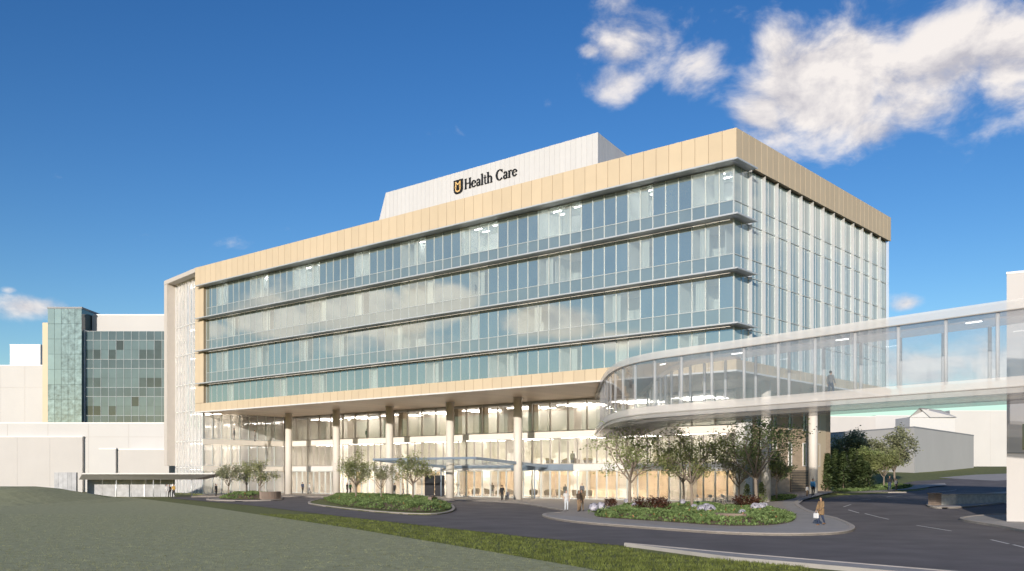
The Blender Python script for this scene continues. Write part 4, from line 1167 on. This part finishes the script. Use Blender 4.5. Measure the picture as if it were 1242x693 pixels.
shrub(741,618,1.1,.7,'burgundy','little brown shrub at the back left of the peninsula bed',43,500)
HG = 'pale flower mounds'
def hydr(px, py, d, label, seed):
    x, y = G(px,py); rng = random.Random(seed); b = MB(); z = g(x,y)+.42
    d *= .85; t = thing('flower_mound', label, 'flowers', (x,y,z), 0, HG)
    for _ in range(170):
        v = Vector((rng.gauss(0,1),rng.gauss(0,1),rng.gauss(0,1))).normalized(); c = Vector((v.x*d*.5,v.y*d*.5,d*.42+v.z*d*.42)); a = v.orthogonal().normalized(); e = v.cross(a); s = d*.13
        b.add([c-a*s,c+e*s,c+a*s+v*.02,c-e*s], [(0,1,2,3)])
    b.build('blossom', M['hydr'], t)
    b = MB()
    for _ in range(60): leaf_quads(b, Vector((rng.uniform(-.5,.5)*d,rng.uniform(-.5,.5)*d,rng.uniform(-.1,.25)*d)), 1, .05, .2, rng)
    b.build('leaves', M['cover'], t)
for i, (px, py, d, lb) in enumerate([(720,627,.85,'pale lilac flower mound at the left tip of the peninsula bed'), (729,624,.75,'lilac flower mound just behind the leftmost one'), (770,624,.7,'pale flower mound left of the burgundy shrub under the open tree'),
        (760,616,.6,'small pale flower mound behind the trunk of the tall open tree'), (828,617,.6,'flower mound behind the broad tree trunk'), (851,630,.8,'white flower mound left of the brown retaining wall'), (861,631,.9,'rounder white flower mound touching the retaining wall'), (857,626,.75,'white flower mound behind the pair at the retaining wall'),
        (900,634,.6,'small lilac flower mound at the right end of the retaining wall'), (916,627,.85,'white flower mound in front of the dark burgundy shrub'), (923,626,.8,'white flower mound right of the dark tree trunk'), (927,624,.7,'smallest white flower mound right of the dark tree trunk'), (842,626,.65,'grey lilac flower mound below the broad tree')]):
    hydr(px, py, d, lb, 100+i)

# ------------------------------------------------------------------ furniture
def chair_proto():
    t = thing('armchair', 'x', 'armchair')
    b = MB(); b.prism([(.36*math.cos(R(a)),.34*math.sin(R(a))) for a in range(0,360,20)], .30, .44); bevel(b.build('seat', M['chair'], t), .03)
    b = MB(); n = 12; vs = []
    for i in range(n+1):
        a = R(-25+230*i/n); h = .62+.26*math.sin(math.pi*i/n)
        for r_, z in ((.40,.24),(.46,h),(.41,h),(.35,.26)): vs.append((r_*math.cos(a), r_*math.sin(a), z))
    b.add(vs, [(i*4+k,(i+1)*4+k,(i+1)*4+(k+1)%4,i*4+(k+1)%4) for i in range(n) for k in range(4)]+[(3,2,1,0),tuple(n*4+k for k in range(4))])
    b.build('backrest', M['chair'], t)
    for sx_ in (-1,1):
        for sy_ in (-1,1):
            b = MB(); b.tube([(sx_*.2,sy_*.2,.3),(sx_*.27,sy_*.27,0)], [.022,.014], 6); b.build('leg', M['dark'], t)
    return t
proto = chair_proto(); first = True
def wl(px, yb):      # building-frame x for a pixel column at depth yb
    r = (px-CX)/F; t = (P0[0]+E2[0]*yb - r*(P0[1]+E2[1]*yb))/(E1[0]-r*E1[1]); return -t
seats = [(577,18.6,.16,'brown tub chair next to the second round column'), (592,19.5,.16,'brown tub chair under the slatted canopy, second from the column'), (604,18.4,.16,'brown tub chair behind the walker with the suitcase'), (619,19.3,.16,'brown tub chair behind the third round column on its left'),
   (647,18.5,.16,'brown tub chair just right of the third round column'), (665,19.6,.16,'brown tub chair in the middle of the bright ground floor window'), (679,18.4,.16,'brown tub chair behind the man in white'), (699,19.2,.16,'brown tub chair behind the couple at the kerb'), (713,18.3,.16,'rightmost brown tub chair of the ground floor lobby'),
   (667,18.5,4.2,'tub chair upstairs, leftmost on the mezzanine'), (684,19.0,4.2,'tub chair upstairs beside the standing figure'), (699,18.4,4.2,'tub chair upstairs behind the standing figure'), (713,19.0,4.2,'tub chair upstairs at the footbridge landing')]
for i, (px, yb, z, lb) in enumerate(seats):
    o = proto if first else copy_tree(proto); first = False
    x, y = W(wl(px,yb), yb); o.location = (x,y,z); o.rotation_euler = (0,0,RZ+R([20,160,-60,100,40,-120,75,200][i%8])); o.scale = (1.25,1.25,1.2); tag(o, lb, 'armchair', 'tub chairs in the lobby')
def cafe():
    t = thing('cafe_table', 'x', 'table'); b = MB(); b.tube([(0,0,.72),(0,0,.75)], .40, 20); b.build('tabletop', M['white_furn'], t)
    b = MB(); b.tube([(0,0,.02),(0,0,.72)], .03, 8); b.build('pedestal', M['alu'], t); b = MB(); b.tube([(0,0,0),(0,0,.025)], .24, 16); b.build('base', M['alu'], t); return t
def cafe_chair():
    t = thing('cafe_chair', 'x', 'chair'); b = MB(); b.box(-.21,.21,-.21,.21,.43,.46); bevel(b.build('seat', M['white_furn'], t), .01)
    b = MB(); b.box(-.21,.21,.19,.215,.60,.86); bevel(b.build('backrest', M['white_furn'], t), .01)
    for sx_ in (-1,1):
        b = MB(); b.tube([(sx_*.19,-.19,.43),(sx_*.21,-.22,0)], .014, 6); b.build('leg', M['alu'], t)
        b = MB(); b.tube([(sx_*.19,.20,.85),(sx_*.19,.19,.45),(sx_*.21,.24,0)], .014, 6); b.build('leg', M['alu'], t)
    return t
tb_, ch_ = cafe(), cafe_chair(); ft = fc = True
for i, (px, yb) in enumerate([(854,12.5),(869,12.2),(884,12.6)]):
    x, y = W(wl(px,yb), yb); o = tb_ if ft else copy_tree(tb_); ft = False
    zz = g(x,y)+.13
    o.location = (x,y,zz); tag(o, ['small white cafe table at the left of the terrace','small white cafe table in the middle of the terrace','small white cafe table nearest the white pier'][i], 'table', 'cafe tables on the terrace')
    for s_ in (-1,1):
        c = ch_ if fc else copy_tree(ch_); fc = False
        c.location = (x+s_*.62*E1[0], y+s_*.62*E1[1], zz); c.rotation_euler = (0,0,RZ+(-R(90) if s_ > 0 else R(90)))
        tag(c, 'white cafe chair on the %s of the %s terrace table' % (('far left side','near right side')[s_ > 0], ('left','middle','pier side')[i]), 'chair', 'cafe chairs on the terrace')

# ------------------------------------------------------------------ people
SK = {'light': mat('skin_light', (.55,.36,.27), .6), 'dark': mat('skin_dark', (.20,.11,.07), .6), 'mid': mat('skin_mid', (.38,.23,.15), .6)}
_cl = {}
def cloth(c):
    k = tuple(c)
    if k not in _cl: _cl[k] = mat('cloth', c, .85, amt=.15, scale=5)
    return _cl[k]
HAIR = mat('hair', (.02,.015,.012), .7); SHOE = mat('shoe', (.025,.022,.02), .6); EYE = mat('eye', (.02,.02,.02), .3); LIP = mat('lip', (.35,.13,.11), .6)
DG = None
def remesh(b, vox, name, mats, parent):
    o = b.build('tmp', M['dark']); md = o.modifiers.new('r','REMESH'); md.mode = 'VOXEL'; md.voxel_size = vox; md.use_smooth_shade = True
    dg = bpy.context.evaluated_depsgraph_get(); me = bpy.data.meshes.new_from_object(o.evaluated_get(dg)); old = o.data
    bpy.data.objects.remove(o); bpy.data.meshes.remove(old)
    me.name = name; me.materials.clear()
    for m_ in mats: me.materials.append(m_)
    n = bpy.data.objects.new(name, me); C.objects.link(n); n.parent = parent; return n
def person(pos, face, h, label, top, bottom, skin='mid', stride=0., arms=(0,0), bend=(.15,.15), female=False, coat=False, hair=HAIR, sleeves=True, shoes=None, group=None, lift=(0,0), z=None, skirt=False):
    """face: heading in degrees (0 = towards the camera); stride in metres between the feet; arms: forward swing; bend: forearm raise"""
    x, y = pos; z = g(x,y)+.13 if z is None else z
    t = thing('person', label, 'person', (x,y,z), R(face), group); s = h/1.75; sw = .165 if female else .19; hp = .095
    J = {}
    J['head'] = Vector((0,-.015,1.625)); J['neck'] = Vector((0,0,1.49)); J['ch'] = Vector((0,.005,1.30)); J['wa'] = Vector((0,0,1.10)); J['pe'] = Vector((0,0,.96))
    legs, armsj = [], []
    for i, sd in enumerate((-1,1)):
        f = stride*(.5 if i == 0 else -.5)          # forward is -y
        hip = Vector((sd*hp,0,.93)); ank = Vector((sd*(hp+.015), -f+.03, .085+(.07 if f < -.05 else 0))); kn = hip.lerp(ank,.52)+Vector((0,-.045-.06*(f < -.05),0))
        legs.append((hip,kn,ank))
        sh_ = Vector((sd*sw,0,1.43)); a = arms[i]; el_ = sh_+Vector((sd*.055, -math.sin(a)*.29+.01, -math.cos(a)*.29)); bd = a+bend[i]+lift[i]
        wr = el_+Vector((-sd*.02*(1+3*lift[i]), -math.sin(bd)*.255, -math.cos(bd)*.255)); armsj.append((sh_,el_,wr))
    def torso(b, k):
        for za, rx, ry, dy in ((.94,.155,.105,.0),): pass
        rows = [(.88,.13,.10),(.95,.165 if female else .155,.115),(1.08,.125 if female else .145,.095),(1.22,.15 if female else .165,.105),(1.34,.165 if female else .185,.11),(1.43,.15 if female else .165,.085),(1.48,.07,.06)]
        n = 16; o = len(b.v)
        for zz, rx, ry in rows:
            for q in range(n):
                a = 2*math.pi*q/n; b.v.append(((rx+k)*math.cos(a)*s, (ry+k)*math.sin(a)*s, zz*s))
        for r_ in range(len(rows)-1):
            for q in range(n): b.f.append([o+r_*n+q, o+r_*n+(q+1)%n, o+(r_+1)*n+(q+1)%n, o+(r_+1)*n+q]); b.m.append(0); b.sm.append(True)
        b.f.append([o+q for q in range(n)][::-1]); b.m.append(0); b.sm.append(True); b.f.append([o+(len(rows)-1)*n+q for q in range(n)]); b.m.append(0); b.sm.append(True)
    S_ = lambda v: v*s
    def limb(b, p, rs): b.tube([S_(q) for q in p], [r_*s for r_ in rs], 12); [b.ball(S_(q), r_*s, 10, 6) for q, r_ in zip(p, rs)]
    b = MB(); torso(b, 0)
    b.tube([S_(J['neck']-Vector((0,0,.06))), S_(J['head']-Vector((0,-.01,.04)))], [.058*s,.05*s], 12)
    b.ball(S_(J['head']), (.075*s,.092*s,.118*s), 16, 12); b.ball(S_(J['head']+Vector((0,-.03,-.06))), (.05*s,.055*s,.055*s), 12, 8)
    b.ball(S_(J['head']+Vector((0,-.095,-.015))), (.014*s,.022*s,.026*s), 8, 6)
    for sd in (-1,1): b.ball(S_(J['head']+Vector((sd*.076,.01,-.01))), (.012*s,.02*s,.03*s), 8, 6)
    for hip, kn, ank in legs:
        limb(b, (hip,kn,ank), (.083,.054,.036)); limb(b, (ank+Vector((0,.03,-.045)), ank+Vector((0,-.09,-.05)), ank+Vector((0,-.15,-.06))), (.036,.034,.022))
    for sh_, el_, wr in armsj:
        limb(b, (sh_,el_,wr), (.052,.040,.028)); d = (wr-el_).normalized(); b.ball(S_(wr+d*.05), (.032*s,.030*s,.05*s), 8, 6)
    body = remesh(b, .02*s, 'body', [SK[skin]], t)
    # fingers, joined to the same body mesh
    fb = MB()
    for i, (sh_, el_, wr) in enumerate(armsj):
        d = (wr-el_).normalized(); sd = (-1,1)[i]; side = Vector((0,1,0)) if abs(d.y) < .8 else Vector((1,0,0)); side = (side-d*side.dot(d)).normalized(); inn_ = d.cross(side)*(.3)
        for q, ln in enumerate((.068,.078,.074,.058)):
            p = wr+d*.085+side*(.026-.017*q); c_ = Vector((-sd*.015,0,0))
            fb.tube([S_(p-d*.02), S_(p+d*ln*.5), S_(p+d*ln*.95+c_)], [.0085*s,.008*s,.006*s], 6)
        p = wr+d*.03-side*-.03; fb.tube([S_(p-side*.01), S_(p+side*.02+d*.03-Vector((0,.02,0))), S_(p+side*.02+d*.062-Vector((0,.025,0)))], [.011*s,.010*s,.007*s], 6)
    bmx = bmesh.new(); bmx.from_mesh(body.data); vm = [bmx.verts.new(v) for v in fb.v]
    for f_ in fb.f: bmx.faces.new([vm[q] for q in f_]).smooth = True
    bmx.to_mesh(body.data); bmx.free()
    e = MB()
    for sd in (-1,1): e.ball(S_(J['head']+Vector((sd*.03,-.083,.012))), (.012*s,.008*s,.008*s), 8, 6, 0)
    e.ball(S_(J['head']+Vector((0,-.083,-.06))), (.022*s,.008*s,.007*s), 8, 6, 1); e.build('face', [EYE, LIP], t)
    b = MB(); torso(b, .016)
    for sh_, el_, wr in armsj:
        if sleeves: limb(b, (sh_,el_,el_.lerp(wr,.92)), (.064,.052,.043))
        else: limb(b, (sh_,sh_.lerp(el_,.6)), (.064,.058))
    if coat:
        for hip, kn, ank in legs: limb(b, (hip+Vector((0,0,.05)), hip.lerp(kn,.55)), (.125,.115))
        b.tube([S_(Vector((0,0,1.05))), S_(Vector((0,0,.68)))], [.15*s,.185*s], 16, flat=.75)
    remesh(b, .022*s, 'coat' if coat else 'shirt', [cloth(top)], t)
    b = MB(); b.tube([S_(Vector((0,0,1.03))), S_(Vector((0,0,.88)))], [.155*s,.165*s], 16, flat=.72)
    for hip, kn, ank in legs: limb(b, (hip,kn,ank+Vector((0,0,.03))), (.097,.072,.056))
    remesh(b, .022*s, 'trousers', [cloth(bottom)], t)
    b = MB()
    for hip, kn, ank in legs: limb(b, (ank+Vector((0,.035,-.04)), ank+Vector((0,-.08,-.045)), ank+Vector((0,-.165,-.055))), (.044,.042,.030))
    b.build('shoes', shoes or SHOE, t)
    b = MB(); hd = J['head']
    b.ball(S_(hd+Vector((0,.028,.042))), (.088*s,.095*s,.102*s), 14, 10)
    if female: b.tube([S_(hd+Vector((0,.05,.03))), S_(hd+Vector((0,.08,-.10))), S_(hd+Vector((0,.085,-.24)))], [.075*s,.08*s,.05*s], 12); [b.tube([S_(hd+Vector((q*.07,.0,.06))), S_(hd+Vector((q*.085,.01,-.08))), S_(hd+Vector((q*.08,.02,-.24)))], [.03*s,.035*s,.02*s], 8) for q in (-1,1)]
    b.build('hair', hair, t)
    return t
P = 'people'
BLK, WHT, TAN, BLU, GRN, NAV, GRY = (.02,.02,.022), (.52,.51,.50), (.23,.15,.08), (.06,.20,.38), (.05,.16,.05), (.03,.045,.09), (.16,.16,.17)
person(G(996,640), -60, 1.70, 'woman in a tan coat and dark jeans with a white bag on the peninsula kerb', TAN, NAV, 'mid', .28, (.35,.15), (.1,.9), True, True, shoes=cloth((.22,.12,.06)))
x, y = G(996,640); bg_ = thing('handbag', 'white tote bag held by the woman in the tan coat', 'bag', (x-.275,y+.075,g(x,y)+.13+.42), R(-60))
b = MB(); b.box(-.17,.17,-.06,.06,0,.30); bevel(b.build('bag_body', M['white_furn'], bg_), .02)
b = MB(); b.tube([(-.10,0,.29),(-.08,0,.43),(.08,0,.43),(.10,0,.29)], .012, 6); b.build('handle', M['white_furn'], bg_)
person(G(986,604.3), 10, 1.80, 'man in a blue jacket standing by the round column', BLU, BLK, 'dark', .12, (.1,-.1), (.6,.3), shoes=M['white_furn'])
person(G(979,603.8), 20, 1.12, 'small child in a pale top beside the man in blue', WHT, (.20,.14,.09), 'dark', .1, (0,0), (.2,.2))
person(G(687,621.6), 5, 1.72, 'man in a white tee and pale trousers standing at the kerb tip', WHT, (.52,.55,.58), 'light', .1, (.05,-.05), (.3,.2), sleeves=False)
person(G(702,622.6), 30, 1.72, 'woman in a brown jacket and tan trousers beside the man in white', (.07,.05,.035), (.24,.165,.10), 'mid', .15, (.2,.0), (.9,.4), True)
person(G(705.5,622.2), -20, 1.78, 'man in a tan sweater close behind the woman in brown', (.16,.115,.07), (.20,.15,.10), 'mid', .1, (.1,.1), (.5,.5))
person(G(609,608.6), 15, 1.76, 'man in black with a wheeled suitcase under the slatted canopy', BLK, BLK, 'mid', .3, (.0,.2), (.1,.3))
x, y = G(611,608.2); su = thing('suitcase', 'small dark wheeled suitcase beside the man in black', 'suitcase', (x+.35,y,g(x,y)+.13))
b = MB(); b.box(-.17,.17,-.11,.11,.06,.56); bevel(b.build('shell', M['dark'], su), .03)
b = MB(); b.tube([(-.1,.08,.55),(-.1,.08,.95),(.1,.08,.95),(.1,.08,.55)], .012, 6); b.build('handle', M['alu'], su)
for q in (-1,1): b = MB(); b.tube([(q*.13-.015,0,.035),(q*.13+.015,0,.035)], .035, 10); b.build('wheel', M['black'], su)
person(G(616,608.2), -10, 1.15, 'child in grey walking beside the third round column', GRY, NAV, 'light', .2, (.1,-.1), (.2,.2))
def lob(px, yb): return W(wl(px,yb), yb)
person(lob(367,15.0), 40, 1.78, 'man in a dark suit in front of the left lobby glass', NAV, BLK, 'mid', .35, (.2,-.2), (.5,.4), z=.13)
person(lob(375.5,14.8), -60, 1.72, 'person in a white shirt and grey trousers at the left lobby glass', WHT, GRY, 'light', .35, (.2,-.2), (.4,.4), z=.13)
person(lob(421,14.0), 60, 1.76, 'walker in black passing behind the left tree of the long bed', BLK, BLK, 'dark', .5, (.3,-.3), (.4,.3), z=.13)
person(lob(425,14.6), 60, 1.76, 'walker in a green shirt beside the one in black', GRN, BLK, 'light', .5, (-.3,.3), (.4,.3), z=.13)
person(lob(478,13.0), 0, 1.78, 'man in a black suit standing left of the doors', BLK, BLK, 'mid', .1, (0,0), (.3,.3), z=.13)
person(lob(489,13.4), 90, 1.72, 'person in a pale jacket and grey trousers beside the man in the black suit', (.42,.34,.26), GRY, 'mid', .3, (.2,-.2), (.6,.3), z=.13)
person(lob(556,18.2), 80, 1.74, 'seated side walker in dark clothes inside the lobby by the second column', GRY, BLK, 'dark', .5, (.3,-.3), (.5,.3), z=.16)
person(lob(597,17.6), 0, 1.85, 'tall person in brown standing inside the lobby glass', (.09,.06,.04), BLK, 'dark', .1, (0,.1), (.5,.9), z=.16)
person(lob(685.5,17.8), 10, 1.72, 'person in dark clothes inside the lobby behind the man in white', BLK, GRY, 'dark', .1, z=.16)
person(lob(706,18.0), -10, 1.86, 'person in a navy jacket inside the lobby behind the couple', NAV, BLK, 'light', .1, z=.16)
person((X(202.5,127),127), 20, 1.76, 'person in white under the right end of the shelter', WHT, WHT, 'light', .1, z=.06)
person((X(205.5,128),128), 0, 1.70, 'person in black next to the one in white at the shelter', BLK, BLK, 'mid', .1, z=.06)
person((X(210.5,127),127), -20, 1.80, 'person in a mustard jacket and black trousers at the shelter', (.40,.24,.06), BLK, 'mid', .2, (.2,0), (1.0,.8), z=.06)
person((X(262,132),132), 70, 1.72, 'person in a long black coat at the tip of the shelter roof', BLK, BLK, 'mid', .1, coat=True, z=.1)
person(G(1079,596.2), -15, 1.82, 'man in black on the verge pavement below the hillside trees', BLK, NAV, 'mid', .4, (.2,-.2), (.2,.2))
person(G(1087,596.2), 10, 1.45, 'shorter person in grey beside the man on the verge pavement', GRY, BLK, 'mid', .1)
person(lob(445,17.8), 40, 1.80, 'person at the upper glass between the two left columns', BLK, GRY, 'dark', .3, z=8.25)
person(lob(694.5,17.6), 0, 1.85, 'person standing among the upstairs chairs', (.10,.09,.08), BLK, 'dark', .1, z=4.2)
person(lob(284,4.0), 90, 1.75, 'person in grey behind the upper glass at the left end', GRY, GRY, 'mid', .1, z=8.3)
person(lob(309,9.0), 90, 1.75, 'person in pale clothes behind the upper glass of the left end', (.4,.38,.36), GRY, 'mid', .1, z=8.3)
person(lob(575,1.3), 0, 1.80, 'person looking out of a clear window high in the middle of the facade', (.10,.12,.13), GRY, 'mid', .1, z=ZC[1]-3.12)
person(lob(363,1.3), 0, 1.75, 'person looking out of a clear window near the left end of the facade', (.14,.14,.15), GRY, 'mid', .1, z=ZC[2]-3.12)
pth = atd(nearpt, 52).lerp(atd(farpt, 52), .5)
person((pth.x,pth.y), 120, 1.75, 'person walking inside the footbridge', GRY, NAV, 'mid', .4, (.2,-.2), (.3,.3), z=8.205)

# turf blades over the lawn and the verge, nobody could count them
def turf(name, label, poly, n, h, m, seed, ymax):
    rng = random.Random(seed); b = MB(); poly = ccw(poly)
    x0, x1 = min(p[0] for p in poly), max(p[0] for p in poly); y0, y1 = max(20,min(p[1] for p in poly)), min(ymax, max(p[1] for p in poly)); k = 0; tr = 0
    while k < n and tr < n*14:
        tr += 1; y = y0+(y1-y0)*rng.random()**1.7; x = rng.uniform(max(x0,-y*.62-2), min(x1,y*.62+2))
        if not inside((x,y), poly): continue
        k += 1; z = g(x,y)
        for _ in range(3):
            a = rng.uniform(0,6.28); hh_ = h*rng.uniform(.5,1.4); dx, dy = math.cos(a), math.sin(a); q = rng.uniform(-.06,.06); r_ = rng.uniform(-.06,.06)
            b.add([(x+q-dy*.012,y+r_+dx*.012,z), (x+q+dy*.012,y+r_-dx*.012,z), (x+q+dx*hh_*.6,y+r_+dy*hh_*.6,z+hh_)], [(0,1,2)])
    tag(b.build(name, m), label, 'grass', kind='stuff')
M['blade_lawn'] = leafmat('lawn_blade', (.27,.275,.145), (.36,.365,.19), .3)
M['blade_verge'] = leafmat('verge_blade', (.13,.16,.04), (.25,.28,.085), .3)
turf('lawn_grass', 'short olive grass of the wide front lawn', lawn, 30000, .045, M['blade_lawn'], 1, 75)
vp = Gs([(250,609),(300,613.3),(420,628),(540,641.5),(640,652.5),(757,664),(790,672)])+[(10,33),(10,24),(6,24)]+lawn_edge[::-1][0:4]
turf('verge_grass', 'darker green grass strip between lawn and road', vp, 16000, .09, M['blade_verge'], 2, 75)
